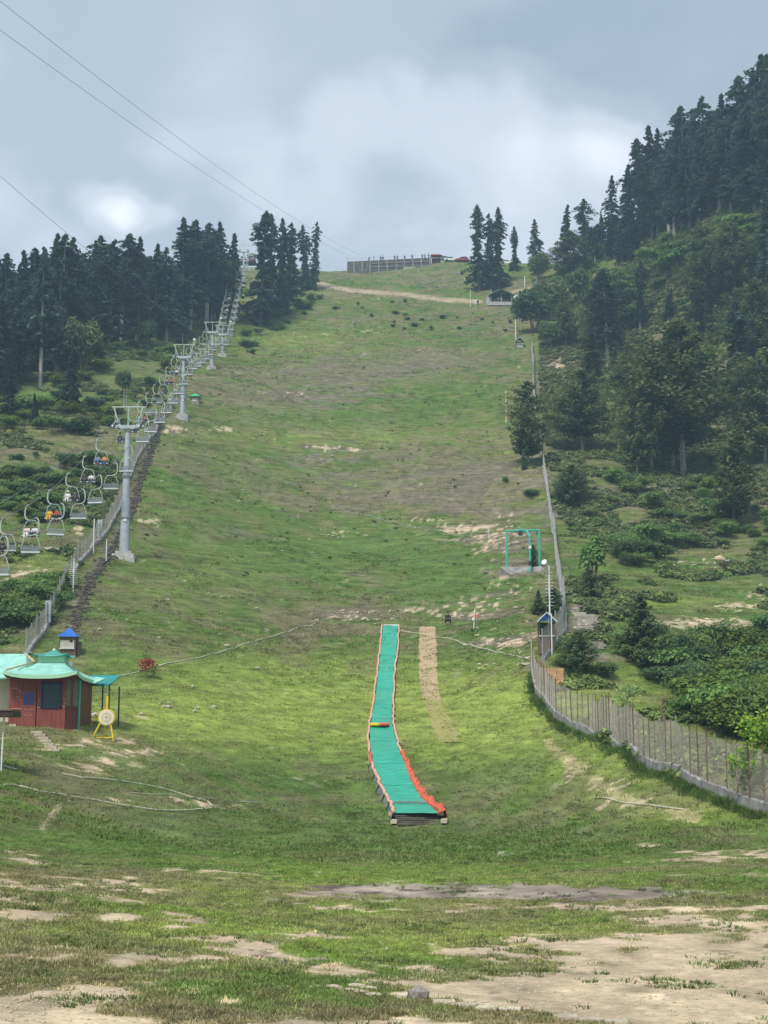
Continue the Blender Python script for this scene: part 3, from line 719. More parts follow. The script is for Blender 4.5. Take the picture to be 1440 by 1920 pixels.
ORDW = ['leftmost', 'second', 'third', 'fourth', 'fifth', 'sixth', 'seventh', 'eighth', 'ninth', 'tenth', 'eleventh', 'twelfth', 'thirteenth', 'fourteenth', 'fifteenth', 'sixteenth', 'seventeenth', 'eighteenth', 'rightmost']
# left forest: skyline of the photograph, trees stand in rows up the ridge
SKY_L = [(-40, 480), (5, 470), (30, 500), (45, 462), (60, 470), (85, 436), (125, 434), (148, 488), (160, 470), (185, 436), (205, 446), (228, 430), (256, 442), (272, 462), (290, 452), (312, 462), (322, 455), (340, 402), (358, 404), (372, 425), (388, 414), (402, 440), (418, 412), (434, 430), (442, 470)]
def forest(n, poly, sky_pts, protos, name, label, group, dx, jitter=22, front_drop=0.35, wide=1.0, seed=5, hmax=36, hmin=12):
    r = random.Random(seed); pts = []; tries = 0
    xs = [p[0] for p in poly]; ys = [p[1] for p in poly]
    while len(pts) < n and tries < 6000:
        tries += 1
        x, y = r.uniform(min(xs), max(xs)), r.uniform(min(ys), max(ys))
        if not in_poly(x, y, poly): continue
        if any(abs(x - a) < dx and abs(y - b) < 9 for a, b in pts): continue
        pts.append((x, y))
    y_lo, y_hi = min(ys), max(ys)
    for x, y in sorted(pts, key=lambda q: q[1]):
        w = at(x, y)
        f = (y - y_lo) / (y_hi - y_lo)
        top = interp(sky_pts, x) + r.uniform(0, jitter) + front_drop * f * (y - interp(sky_pts, x))
        h = min(max(hpx(w, y - top), hmin), hmax)
        plant(name, r.choice(protos), w, h, label, group=group, wide=wide * 1.22 * r.uniform(0.8, 1.2) * min(1.5, 25 / h))

forest(70, [(-30, 560), (60, 585), (200, 560), (330, 560), (432, 545), (425, 600), (380, 600), (300, 640), (230, 625), (120, 690), (40, 740), (-30, 760)], SKY_L, FIRS, 'fir_tree',
       "tall dark fir in the dense forest on the left ridge", "firs of the dense forest on the left ridge", 9, seed=3)
for (x, t, b), od in zip(((5, 470, 640), (45, 462, 650), (62, 460, 640), (90, 436, 650), (110, 430, 660), (127, 440, 650), (148, 486, 660), (185, 437, 640), (203, 446, 650), (225, 430, 640), (256, 441, 640), (290, 452, 635), (312, 460, 640), (338, 402, 618), (356, 403, 618), (387, 414, 608), (402, 428, 600), (417, 412, 600), (432, 432, 596)), ORDW):
    w = at(x, b); plant('fir_tree', random.choice(FIRS), w, hpx(w, b - t), od + (" fir" if od in ("leftmost", "rightmost") else " fir from the left") + " among the skyline tips of the left ridge forest", group="skyline firs of the left ridge forest", wide=1.3)
for x, t, b, k, lab in ((75, 480, 722, 4, "tall fir with a bare pale trunk at the front of the left forest"), (218, 500, 614, 2, "fir with a short pale bare stem in the middle of the left forest"), (107, 520, 690, 4, "fir with thin grey trunk just right of the pale trunked fir"),
                        (130, 650, 775, 1, "dark young fir below the left forest edge beside the meadow"), (65, 735, 800, 3, "small pointed dark fir standing lowest under the left forest"), (186, 618, 690, 5, "brownish fir at the lower right edge of the left forest"), (18, 690, 790, 0, "green fir at the far left under the forest edge")):
    w = at(x, b); plant('fir_tree', FIRS[k], w, hpx(w, b - t), lab, wide=1.0 if b - t > 150 else 1.5)
for x, t, b, k, lab in ((157, 594, 700, 1, "round-topped lighter green pine in front of the left dark forest"), (232, 690, 740, 0, "low round pine beside the chairlift below the left forest"), (278, 596, 650, 2, "small light green round tree at the foot of the left forest near the lift")):
    w = at(x, b); plant('pine_tree', ROUNDS[k], w, hpx(w, b - t), lab, wide=0.8)

# crest trees beside the lift and above the run
for x, t, b, k, wd, lab in ((487, 389, 612, 0, 1.15, "tallest slim dark fir right of the lift line on the crest"), (504, 395, 600, 2, 1.05, "dark slim fir leaning against the tallest crest fir"), (527, 404, 590, 1, 1.0, "slim dark fir with gaps near its top, third from the lift line"), (546, 414, 572, 2, 1.2, "slim fir in the middle of the crest group beside the piste"),
                            (572, 416, 545, 1, 1.1, "slim fir left of the outermost crest fir above the track"), (588, 414, 545, 2, 0.85, "outermost slim fir of the crest group at the start of the dirt track"),
                            (899, 381, 545, 0, 1.1, "tallest slim fir above the dark shelter on the right crest"), (919, 396, 545, 2, 0.95, "slim fir between two taller ones above the dark shelter"), (935, 387, 540, 1, 1.1, "slim fir right of the tallest pair above the dark shelter"), (965, 422, 508, 1, 1.25, "short slim fir standing alone right of the crest trio")):
    w = at(x, b); plant('fir_tree', SLIMS[k], w, hpx(w, b - t), lab, wide=wd * 1.3)
for x, t, b, k, wd, lab in ((1004, 409, 515, 1, 1.1, "pointed fir alone on the skyline left of the right ridge forest"), (1057, 370, 478, 3, 1.1, "bushy fir on the skyline second from the left of the right ridge"), (1096, 338, 452, 0, 1.1, "pointed fir with a full crown on the right skyline before the forest"), (1130, 370, 440, 5, 0.9, "small brownish fir leaning between two skyline firs"), (1147, 309, 438, 1, 1.0, "thin see-through fir on the right skyline next to the forest"), (1175, 304, 462, 3, 1.2, "open crowned fir at the very left edge of the right ridge forest")):
    w = at(x, b); plant('fir_tree', FIRS[k], w, hpx(w, b - t), lab, wide=wd * 1.25)

forest(16, [(1085, 455), (1190, 425), (1205, 470), (1180, 500), (1110, 505)], [(1080, 420), (1200, 370)], FIRS, 'fir_tree', "middle sized fir filling the gap left of the right ridge forest", "firs left of the right ridge forest", 8, seed=13, hmin=8, hmax=16)
SKY_R = [(1180, 330), (1200, 265), (1218, 234), (1240, 232), (1262, 206), (1290, 190), (1310, 200), (1330, 176), (1352, 168), (1372, 190), (1396, 134), (1412, 150), (1430, 94), (1445, 90), (1480, 70), (1560, 30)]
forest(60, [(1195, 400), (1260, 370), (1330, 330), (1420, 290), (1500, 260), (1500, 385), (1430, 395), (1330, 412), (1270, 445), (1205, 452)], SKY_R, FIRS, 'fir_tree',
       "tall dark fir in the dense forest on the right ridge", "firs of the dense forest on the right ridge", 9, seed=8, front_drop=0.25)
for (x, t, b), od in zip(((1206, 252, 425), (1218, 234, 430), (1240, 233, 420), (1262, 205, 415), (1288, 190, 400), (1308, 196, 385), (1328, 176, 380), (1350, 168, 370), (1372, 186, 365), (1396, 133, 350), (1412, 150, 345), (1430, 94, 335), (1450, 90, 330)), ORDW):
    w = at(x, b); plant('fir_tree', random.choice(FIRS), w, hpx(w, b - t), od + (" fir" if od == "leftmost" else " fir from the left") + " among the skyline tips of the right ridge forest", group="skyline firs of the right ridge forest", wide=1.3)
for x, t, b, k, lab in ((1200, 485, 622, 0, "dark full fir standing free below the right ridge forest"), (1253, 538, 600, 3, "short dark pointed fir just right of the free standing fir"), (1325, 478, 640, 5, "dark narrow fir above the biggest pine"), (1140, 500, 690, 2, "dark tall conifer with bare stems left of the free standing fir"), (1385, 560, 780, 0, "dark tall fir behind the biggest pine on its right"), (1440, 350, 640, 1, "dark fir cut by the right edge of the picture high on the slope"), (1108, 625, 722, 5, "dark low fir at the bare earth bank right of the run"), (1165, 640, 730, 0, "dark fir between the leaning pines and the biggest pine")):
    w = at(x, b); plant('fir_tree', FIRS[k], w, hpx(w, b - t), lab, wide=1.0 + 0.9 * (b - t < 130) + 0.45 * (150 < b - t < 250))
for x, t, b, k, wd, lab in ((1282, 590, 890, 0, 1.15, "biggest spreading pine on the right slope with two visible trunks"), (1262, 610, 880, 3, 0.9, "second trunk pine joined in the crown of the biggest pine"), (1222, 640, 880, 1, 0.85, "pine with a leaning grey trunk left of the biggest pine"), (1092, 690, 850, 0, 1.15, "mid sized round pine with a short trunk right of the piste fence"),
                            (990, 712, 872, 1, 0.95, "round dark pine growing over the upright fence of the piste"), (1375, 795, 992, 3, 1.0, "layered pine with a pointed top below the biggest pine on its right"), (1378, 415, 560, 2, 1.3, "broad lighter green pine under the right ridge forest"), (1330, 440, 600, 0, 0.9, "pine with light green boughs left of the broad one under the ridge"), (1420, 520, 700, 0, 1.1, "wide pine at the right edge above the layered pines"),
                            (1435, 650, 870, 2, 1.0, "pine at the right edge beside the dark fir"), (1195, 740, 892, 2, 0.75, "slender pine left of the two bare trunks"), (1128, 520, 660, 2, 1.0, "loose pine beside the dark tall conifer on the right slope"), (1070, 432, 530, 2, 1.2, "light round tree on the crest right of the pointed skyline fir"), (1062, 540, 650, 3, 1.0, "pine above the bare earth bank right of the piste"), (1075, 870, 950, 2, 1.2, "low dark wide pine below the mid sized round pine")):
    w = at(x, b); plant('pine_tree', PINES[k], w, hpx(w, b - t), lab, wide=wd * 1.12)
for x, t, b, k, wd, lab in ((1012, 470, 530, 0, 0.9, "small round tree on the crest behind the striped pole"), (1000, 540, 625, 2, 1.1, "bright green round tree beside the dark shelter"), (1040, 520, 600, 1, 1.0, "round tree right of the shelter on the upper slope"), (1085, 500, 570, 0, 1.0, "round broad tree between the shelter and the skyline firs"), (965, 565, 600, 0, 0.6, "small dark round tree just under the shelter"),
                            (1030, 600, 652, 0, 1.0, "dark round tree above the fence corner"), (1295, 700, 800, 1, .7, "green mass of foliage behind the biggest pine")):
    w = at(x, b); plant('broadleaf_tree', ROUNDS[k], w, hpx(w, b - t), lab, wide=wd)
for x, t, b, k, wd, lab in ((1203, 1112, 1240, 0, 1.0, "full young pine standing in the middle of the right lower slope"), (1086, 1183, 1262, 1, 1.05, "dark dense young pine just behind the fence corner"), (1104, 1055, 1130, 2, 0.95, "dark young pine left of the leafy bush on the stone steps"), (1038, 1100, 1150, 1, 1.0, "small dark pine behind the blue roofed kiosk on the right"), (1010, 1105, 1152, 2, 0.9, "green low pine bush left of the tall mast"),
                            (1000, 1020, 1065, 1, 0.55, "narrow dark shrub inside the green steel frame"), (1060, 885, 948, 1, 0.9, "dark young pine hiding the fence above the green frame"), (983, 842, 880, 0, 0.6, "tiny pine at the foot of the round dark pine"), (1248, 1170, 1210, 1, 0.8, "stunted pine right of the full young pine")):
    w = at(x, b); plant('young_pine', SPRUCES[k], w, hpx(w, b - t), lab, wide=wd * 1.12)
w = at(1112, 1098); plant('leafy_tree', bush(300, 4, 6, 1500, 0.35, M_BUSH, 7, 'leafy_tree', 0.1), w, hpx(w, 105), "loose bright green leafy tree beside the stone steps", wide=0.75)

# thickets: each bush a thing of its own
def thicket(n, poly, label, group, hr, protos, seed, wide=1.0, dx=11, dy=6):
    r = random.Random(seed); pts = []; tries = 0
    xs = [p[0] for p in poly]; ys = [p[1] for p in poly]
    while len(pts) < n and tries < 8000:
        tries += 1
        x, y = r.uniform(min(xs), max(xs)), r.uniform(min(ys), max(ys))
        if in_poly(x, y, poly) and not any(abs(x - a) < dx and abs(y - b) < dy for a, b in pts): pts.append((x, y))
    for x, y in pts:
        w = at(x, y); plant('bush', r.choice(protos), w, r.uniform(*hr), label, 'bush', group, wide * r.uniform(0.9, 1.3), 0.1)

thicket(58, [(1265, 1222), (1440, 1185), (1470, 1185), (1470, 1425), (1400, 1405), (1300, 1350), (1240, 1305), (1240, 1270)], "bush in the dense thicket behind the lower right fence", "bushes of the thicket behind the lower right fence", (1.2, 3.0), [BUSHES[i] for i in (1, 2, 0, 4, 5, 3, 3)], 1, 1.0, 15, 9)
thicket(30, [(1060, 905), (1180, 900), (1300, 905), (1440, 960), (1460, 1030), (1250, 1035), (1150, 1010), (1070, 1000)], "leafy bush in the green belt under the right pines", "bushes of the green belt under the right pines", (1.2, 3.0), [BUSHES[i] for i in (0, 1, 5, 0, 3)], 2, 1.15, 18, 8)
thicket(14, [(1150, 1020), (1240, 1020), (1240, 1060), (1160, 1075)], "bush in the round clump above the lone young pine", "bushes of the clump above the young pine", (1.6, 2.8), [BUSHES[i] for i in (0, 2, 4)], 3, 1.0, 12, 7)
thicket(46, [(1080, 560), (1220, 470), (1330, 430), (1440, 420), (1440, 500), (1300, 520), (1150, 640), (1060, 640)], "shrub on the open slope under the right ridge forest", "shrubs of the open slope under the right ridge", (2.0, 4.5), [BUSHES[i] for i in (0, 2, 4, 5)], 4, 1.2, 12, 5)
thicket(38, [(0, 800), (0, 690), (130, 690), (250, 640), (350, 640), (345, 700), (270, 775), (200, 812), (100, 815)], "bush in the green band under the left forest", "bushes of the green band under the left forest", (1.0, 3.0), [BUSHES[i] for i in (0, 2, 3, 5, 1, 3)], 5, 1.15, 17, 8)
thicket(34, [(0, 890), (90, 880), (220, 830), (225, 860), (150, 950), (90, 985), (0, 990)], "dark bush in the hollow under the chairs", "bushes in the hollow under the chairs", (0.9, 2.0), [BUSHES[i] for i in (0, 2, 5, 3)], 6, 1.25, 13, 8)
thicket(26, [(0, 1120), (90, 1095), (115, 1095), (95, 1150), (50, 1180), (0, 1190)], "bright green bush on the bank left of the fence", "bushes of the bank left of the fence", (1.1, 2.1), [BUSHES[i] for i in (0, 5, 1)], 7, 1.2, 14, 8)
thicket(22, [(600, 575), (760, 560), (800, 590), (900, 600), (960, 600), (960, 625), (800, 640), (700, 600)], "low shrub dotted on the upper piste", "low shrubs of the upper piste", (0.6, 1.2), [BUSHES[i] for i in (2, 4)], 8, 1.0, 14, 6)
thicket(24, [(470, 590), (520, 560), (600, 545), (600, 570), (560, 600), (500, 640), (450, 680)], "shrub at the foot of the crest firs", "shrubs at the foot of the crest firs", (1.0, 2.6), [BUSHES[i] for i in (0, 2, 4)], 9, 1.1, 10, 5)
for x, y, hh, k, lab in ((1055, 1250, 1.3, 3, "small yellowish bush beside the fence corner"), (1225, 1255, 2.0, 2, "round dark bush at the foot of the full young pine"), (1290, 1320, 2.8, 4, "tall dark bush in the middle of the lower thicket"), (1130, 1268, 1.4, 2, "dark low bush right of the dense young pine"), (975, 850, 1.3, 0, "little green bush under the round dark pine"), (950, 905, 1.2, 1, "bright low bush at the right edge of the worn slope"), (995, 930, 1.4, 2, "dark bush left of the upright fence"), (70, 800, 1.6, 2, "lone dark bush on the left meadow's upper edge"), (30, 862, 1.1, 2, "left dark bush on the brown left meadow"), (67, 858, 1.1, 4, "right dark bush on the brown left meadow"), (120, 880, 2.6, 4, "round dark bush below the brown left meadow")):
    w = at(x, y); plant('bush', BUSHES[k], w, hh, lab, 'bush')

# scrub and weeds that nobody could count
def leafy_tuft(name, n, rad, h, leaf, m, lean=0):
    r = np.random.default_rng(5); d = r.normal(size=(n, 3)); d /= np.linalg.norm(d, axis=1, keepdims=True); d[:, 2] = abs(d[:, 2])
    C = d * [rad, rad, h] * (r.random((n, 1)) ** .4); V, F = leaf_tris(C, d + [0, 0, .6] + r.normal(0, .4, (n, 3)), np.full(n, leaf), r, 1.5)
    o = bpy.data.objects.new(name, np_mesh(name, V, F, m)); _protocol.objects.link(o); return o
BUSHLET = leafy_tuft("scrublet", 60, 0.42, 0.34, 0.15, tint_mat("scrub_leaves", 0.25, 0.6, 1.3), 0.5)
def region_scrub(name, label, n, y0, y1, umin, umax, proto, s0, s1, test, tint):
    x, y = sample_view(n, y0, y1, umin, umax); z = H(x, y); px, py = proj(x, y, z)
    k = test(x, y, px, py); x, y, z = x[k], y[k], z[k]
    C, bare, s = ground(x, y, z); kk = rng.random(len(x)) > bare * 0.9; x, y, z, C = x[kk], y[kk], z[kk], C[kk]
    g = np.array([0.10, 0.145, 0.052]); C = (C * 0.5 + g * 0.5) * 1.25 * tint * rng.uniform(0.6, 1.35, (len(x), 1))
    s_ = rng.uniform(s0, s1, len(x)); scatter(name, label, np.c_[x, y, z], C, np.c_[s_, s_, s_ * .85], proto)
def right_side(x, y, px, py):
    e = np.interp(py, [400, 520, 645, 720, 900, 1040, 1180, 1215, 1250, 1300, 1376, 1450, 1530], [1100, 990, 1010, 1010, 1030, 1060, 1075, 1045, 1015, 1030, 1120, 1260, 1460])
    return (px > e + 4) & (fbm(x / 7, y / 7, 3, 200) > 0.55 - 0.23 * sstep(190, 260, y))
region_scrub("scrub", "knee high scrub and weeds of the right hillside", 80000, 60, 420, 0.08, 0.30, BUSHLET, 0.6, 2.4, right_side, 1.15)
def left_side(x, y, px, py):
    e = np.interp(py, [560, 650, 750, 900, 1000, 1100, 1215], [440, 390, 330, 235, 190, 125, 60])
    return (px < e - 6) & (fbm(x / 7, y / 7, 3, 210) > 0.53)
region_scrub("undergrowth", "knee high undergrowth left of the chairlift", 40000, 100, 400, -0.29, -0.08, BUSHLET, 0.6, 2.0, left_side, 1.1)
def piste(x, y, px, py):
    return (px > 200) & (px < 1010) & (fbm(x / 3, y / 3, 3, 220) > 0.60) & (rng.random(len(x)) < 0.26)
region_scrub("weed_clump", "dark little weed clumps dotted over the piste", 14000, 160, 480, -0.2, 0.12, BUSHLET, 0.35, 0.9, piste, 0.75)

# rank grass and weeds along the foot of the right wall
_wf = [at(*q) for q in ((998, 1262), (1003, 1288), (1015, 1315), (1040, 1348), (1070, 1368), (1110, 1384), (1150, 1402), (1190, 1423), (1235, 1452), (1290, 1472), (1330, 1492), (1370, 1507), (1400, 1521), (1440, 1534))]
_x, _y = [], []
for a_, b_ in zip(_wf[:-1], _wf[1:]):
    for i_ in range(int((b_ - a_).length * 26)):
        q_ = a_.lerp(b_, rng.random()); _x.append(q_.x - abs(rng.normal(0, .22)) - .05); _y.append(q_.y - abs(rng.normal(0, .25)) - .05)
_x, _y = np.array(_x), np.array(_y); _k = rng.uniform(.5, 1.5, len(_x)) * (.5 + fbm(_x, _y, 2, 300))
scatter("rank_grass", "rank dark green grass along the foot of the right wall", np.c_[_x, _y, H(_x, _y)], np.array([0.10, 0.165, 0.045]) * rng.uniform(.7, 1.5, (len(_x), 1)), np.c_[_k, _k, _k], blade_tuft("tuft_rank", 24, 0.16, 0.22, 0.02, M_TUFT, 0.6))
# ------------------------------------------------------------------ chairlift
M_GALV = mat("galvanised_steel", (0.44, 0.47, 0.49), rough=0.45, metal=0.35, var=0.18, scale=1.5, spec=0.5)
M_GALV_D = mat("weathered_steel", (0.27, 0.29, 0.30), rough=0.55, metal=0.3, var=0.25, scale=3)
M_GREENISH = mat("pale_green_painted_tube", (0.46, 0.53, 0.44), rough=0.5, var=0.12, scale=5)
M_CONC = mat("concrete", (0.40, 0.385, 0.36), rough=0.9, var=0.25, scale=2.5, bump=0.4)
M_CONC_D = mat("stained_concrete", (0.27, 0.262, 0.25), rough=0.95, var=0.35, scale=1.6, bump=0.5)
M_SEAT = mat("grey_seat_slats", (0.22, 0.25, 0.26), rough=0.6, var=0.2, scale=9)
M_SEAT_L = mat("pale_seat_edge", (0.60, 0.63, 0.64), rough=0.5, var=0.1, scale=9)
M_BLACK = mat("black_rubber", (0.02, 0.02, 0.022), rough=0.6, var=0.3)
M_CABLE = mat("steel_cable", (0.16, 0.17, 0.175), rough=0.5, metal=0.3, var=0.2, scale=2)
M_WHITE = mat("white_paint", (0.72, 0.73, 0.71), rough=0.5, var=0.08, scale=2)
M_YELLOW = mat("yellow_paint", (0.72, 0.50, 0.03), rough=0.5, var=0.12, scale=4)

def tower(name, label, base, h, s=1.0, detail=True, stub=True, lamp=False):
    """tubular pylon, saddle crosshead with wheel batteries, lifting frame above"""
    t = thing(name, label, 'lift tower', base, 0.0, 'pylons of the chairlift')
    m = MB(); m.box((0, 0, -0.35), (2.6 * s, 2.4 * s, 1.3), taper=0.86); m.box((0, 0, 0.42), (1.7 * s, 1.6 * s, 0.3)); m.build('foundation', M_CONC, t)
    r0, r1 = 0.56 * s, 0.28 * s
    p = MB(); p.tube([(0, 0, 0.5), (0, 0, h * 0.30)], [r0, r0 * 0.88], 20)
    p.tube([(0, 0, h * 0.30), (0, 0, h * 0.62)], [r0 * 0.84, r0 * 0.70], 20); p.tube([(0, 0, h * 0.62), (0, 0, h)], [r0 * 0.66, r1], 20)
    p.build('mast', M_GALV, t, smooth=False)
    for zf in (0.30, 0.62):
        f = MB(); rr = r0 * (0.88 if zf < .5 else 0.72) + 0.09 * s
        f.tube([(0, 0, h * zf - 0.09), (0, 0, h * zf + 0.09)], [rr, rr], 20)
        for k in range(12):
            a = k * math.pi / 6; f.tube([(math.cos(a) * (rr - .05), math.sin(a) * (rr - .05), h * zf - .16), (math.cos(a) * (rr - .05), math.sin(a) * (rr - .05), h * zf + .16)], 0.03, 5)
        f.build('flange', M_GALV_D, t)
    if detail:
        l = MB()
        for sx in (-0.2, 0.2): l.tube([(sx, r0 + 0.14, 0.6), (sx, r1 + 0.12, h)], 0.025, 4)
        for k in range(int(h / 0.4)): z = 0.8 + k * 0.4; yy = r0 + .14 + (r1 - r0) * z / h; l.tube([(-0.2, yy, z), (0.2, yy, z)], 0.015, 4)
        l.build('ladder', M_GALV_D, t)
        sgn = MB(); sgn.box((0.05, -r0 * .97 - .01, h * .28), (0.34, 0.05, 0.26)); sgn.build('number_plate', M_WHITE, t)
    # crosshead saddle
    m = MB(); g = GAUGE / 2
    m.poly([(-g - .35, -.22, h + .30), (-g - .35, -.22, h + .06), (-g * .4, -.22, h - .12), (g * .4, -.22, h - .12), (g + .35, -.22, h + .06), (g + .35, -.22, h + .30)], .44, (0, -1, 0))
    m.build('crossarm', M_GALV, t)
    m = MB(); m.tube([(0, 0, h - .5), (0, 0, h - .12)], [r1 + .02, r1 + .25], 14); m.build('collar', M_GALV, t)
    for sd in (-1, 1):
        # sheave battery: rocker beam and wheels, following the rope's climb
        b = MB(); y0, y1 = -1.5, 1.5; sl = 0.42; zc = h + .42
        b.box((sd * g, 0, zc + .12), (0.12, 2.9, 0.16), Matrix.Rotation(math.atan(sl), 3, 'X'))
        b.box((sd * (g - .30), 0, zc + .30), (0.5, .28, .28))
        b.tube([(sd * (g + .28), -1.4, zc - .55), (sd * (g + .28), 1.4, zc + .65)], .02, 4)
        b.build('rocker_beam', M_GALV_D, t)
        c = MB(); c.box((sd * (g - .28), 0, zc - .18), (.42, 2.6, .05), Matrix.Rotation(math.atan(sl), 3, 'X')); c.build('catwalk', M_GALV_D, t)
        for k in range(6):
            yy = -1.25 + k * .5; w = MB(); w.tube([(sd * g - .06, yy, zc - .02 + yy * sl), (sd * g + .06, yy, zc - .02 + yy * sl)], .2, 12); w.build('sheave', M_BLACK if k % 2 else M_GALV, t)
    # lifting frame: inclined struts and top bar
    f = MB(); top = h + 2.3; wb = g + .28
    f.tube([(-wb - .12, 0, top), (wb + .12, 0, top)], .075, 6)
    for sd in (-1, 1):
        f.tube([(sd * (g * .62), 0, h + .2), (sd * wb * .95, 0, top)], .07, 6)
        f.tube([(sd * g, 0, top), (sd * g, 0, h + .6)], .03, 4)
    f.tube([(0, 0, h), (0, 0, top)], .06, 6)
    f.build('lifting_frame', M_GREENISH, t)
    if stub:
        a = MB(); a.tube([(-.25, 0, top), (-.25, 0, top + 1.9)], .03, 4); a.build('lightning_rod', M_GALV_D, t)
    if lamp:
        a = MB(); a.tube([(wb * .9, 0, top), (wb * 1.02, 0, top + .7)], .05, 4); a.box((wb * 1.02, -.05, top + .85), (.4, .3, .35)); a.build('lamp', M_WHITE, t)
    return t

GAUGE = 2.8
TW = []
for i, (px, base, top, dd, lab) in enumerate(((233, 1045, 797, 160, "nearest and tallest grey chairlift pylon on its concrete foot"), (342, 783, 668, 240, "second chairlift pylon up the line beside the green roofed kiosk"), (397, 692, 622, 305, "third chairlift pylon with its crosshead overlapping the fourth"),
                                         (417, 668, 627, 340, "fourth chairlift pylon standing low behind the third"), (440, 597, 517, 420, "fifth slim chairlift pylon between the forest and the crest firs"), (456, 535, 470, 485, "topmost chairlift pylon against the sky by the top station"))):
    b = at(px, base); k = (b.y * _cp + (b.z - 3) * _sp) / FPX
    h = (base - top) * k
    t = tower('lift_tower', lab, b, h, 1.0 if i == 0 else 0.85, i < 2, True, i in (1, 2, 3))
    TW.append((b, h))

# ropes: left one comes down, right one goes up; both sag between the pylons
def catenary(a, b, sag, n=14):
    out = []
    for i in range(n + 1):
        t = i / n; p = a.lerp(b, t); out.append(p - Vector((0, 0, sag * 4 * t * (1 - t))))
    return out

def rope_pts(sd):
    hd = [b + Vector((sd * GAUGE / 2, 0, h + .62)) for b, h in TW]
    low = ((-60, 1002, 113), (5, 973, 123), (54, 947, 131), (96, 918, 139), (130, 887, 146), (161, 855, 152), (186, 822, 157)) if sd < 0 else ((-60, 1046, 96), (5, 1008, 106), (67, 971, 118), (115, 944, 129), (154, 917, 138), (186, 891, 145), (215, 866, 150), (246, 832, 156))
    lp = [P(*q) for q in low]; far = lp[0] + (lp[0] - lp[1]) * 2.2
    spans = [[far] + lp + [hd[0]]]
    for i in range(len(hd) - 1): spans.append(catenary(hd[i], hd[i + 1], (hd[i + 1] - hd[i]).length * 0.012, 14))
    return spans
ROPES = {sd: rope_pts(sd) for sd in (-1, 1)}
for sd, lab in ((-1, "left haul rope of the chairlift carrying the riders down"), (1, "right haul rope of the chairlift carrying chairs up")):
    t = thing('haul_rope', lab, 'cable', ROPES[sd][0][0], group='haul ropes of the chairlift')
    m = MB(); pts = [p for sp in ROPES[sd] for p in sp]
    m.tube(pts, 0.028, 5); m.build('wire_rope', M_CABLE, t, world=True)
g0 = TW[0][0] + Vector((-1.9, 0, TW[0][1] + .7))
t = thing('signal_cable', "thin cable sloping from the nearest pylon down to the left picture edge", 'cable', g0)
MB().tube(catenary(g0, P(-60, 982, 105), 0.5, 16), 0.022, 5).build('wire', M_CABLE, t, world=True)

def rope_at_px(sd, px, span=None):
    best = None
    for si, sp in enumerate(ROPES[sd]):
        if span is not None and si != span: continue
        for a, b in zip(sp[:-1], sp[1:]):
            xa = proj(*np.array(a))[0]; xb = proj(*np.array(b))[0]
            if (xa - px) * (xb - px) <= 0 and abs(xa - xb) > 1e-6:
                return a.lerp(b, (px - xa) / (xb - xa))
    return None

# a double chair: grip, bowed hanger arm, hoop frame, slatted seat and back. sd=+1 goes up (we see its back)
def make_chair(sd):
    t = thing('lift_chair', '', 'chairlift chair', (0, 0, 0), 0.0)
    g = MB(); g.box((0, 0, -.04), (.12, .34, .16)); g.build('grip', M_GALV_D, t)
    pts = [(0, 0, -.02), (sd * .12, 0, -.04), (sd * .22, 0, -.18), (sd * .29, 0, -.50), (sd * .30, 0, -.90), (sd * .22, 0, -1.18), (sd * .04, 0, -1.32), (-sd * .2, 0, -1.37)]
    MB().tube(pts, .062, 7).build('hanger_arm', M_GREENISH, t, smooth=True)
    cx = -sd * .30; w = .76
    f = MB(); f.tube([(cx - w, .05, -2.62), (cx - w * .98, 0, -2.35), (cx - w * .66, 0, -1.56), (cx - w * .42, 0, -1.38), (cx + w * .42, 0, -1.38), (cx + w * .66, 0, -1.56), (cx + w * .98, 0, -2.35), (cx + w, .05, -2.62)], .036, 6)
    f.build('hoop_frame', M_GREENISH, t, smooth=True)
    fb = 1 if sd > 0 else -1    # riders look uphill (+y) on the right rope, downhill on the left one
    s = MB()
    for k in range(5): s.box((cx, fb * (.0 + k * .105), -2.72 - .012 * (4 - k)), (1.42, .075, .03))
    s.build('seat', M_SEAT, t)
    b = MB()
    for k in range(4): b.box((cx, -fb * (.08 + .02 * k), -2.58 + k * .11), (1.40, .03, .075))
    b.build('backrest', M_SEAT, t)
    e = MB(); e.box((cx, -fb * .06, -2.70), (1.46, .05, .13)); e.box((cx, fb * .47, -2.74), (1.46, .04, .08)); e.build('seat_rail', M_SEAT_L, t)
    r = MB(); r.tube([(cx - w * .9, fb * .1, -2.2), (cx - w * .9, fb * .55, -2.36), (cx + w * .9, fb * .55, -2.36), (cx + w * .9, fb * .1, -2.2)], .02, 5)
    r.tube([(cx, fb * .5, -2.74), (cx, fb * .62, -3.15)], .018, 5); r.tube([(cx - .5, fb * .62, -3.15), (cx + .5, fb * .62, -3.15)], .02, 5)
    r.build('safety_bar', M_GALV_D, t)
    return t
CH = {sd: make_chair(sd) for sd in (-1, 1)}
used = {-1: False, 1: False}
rnc = random.Random(31)

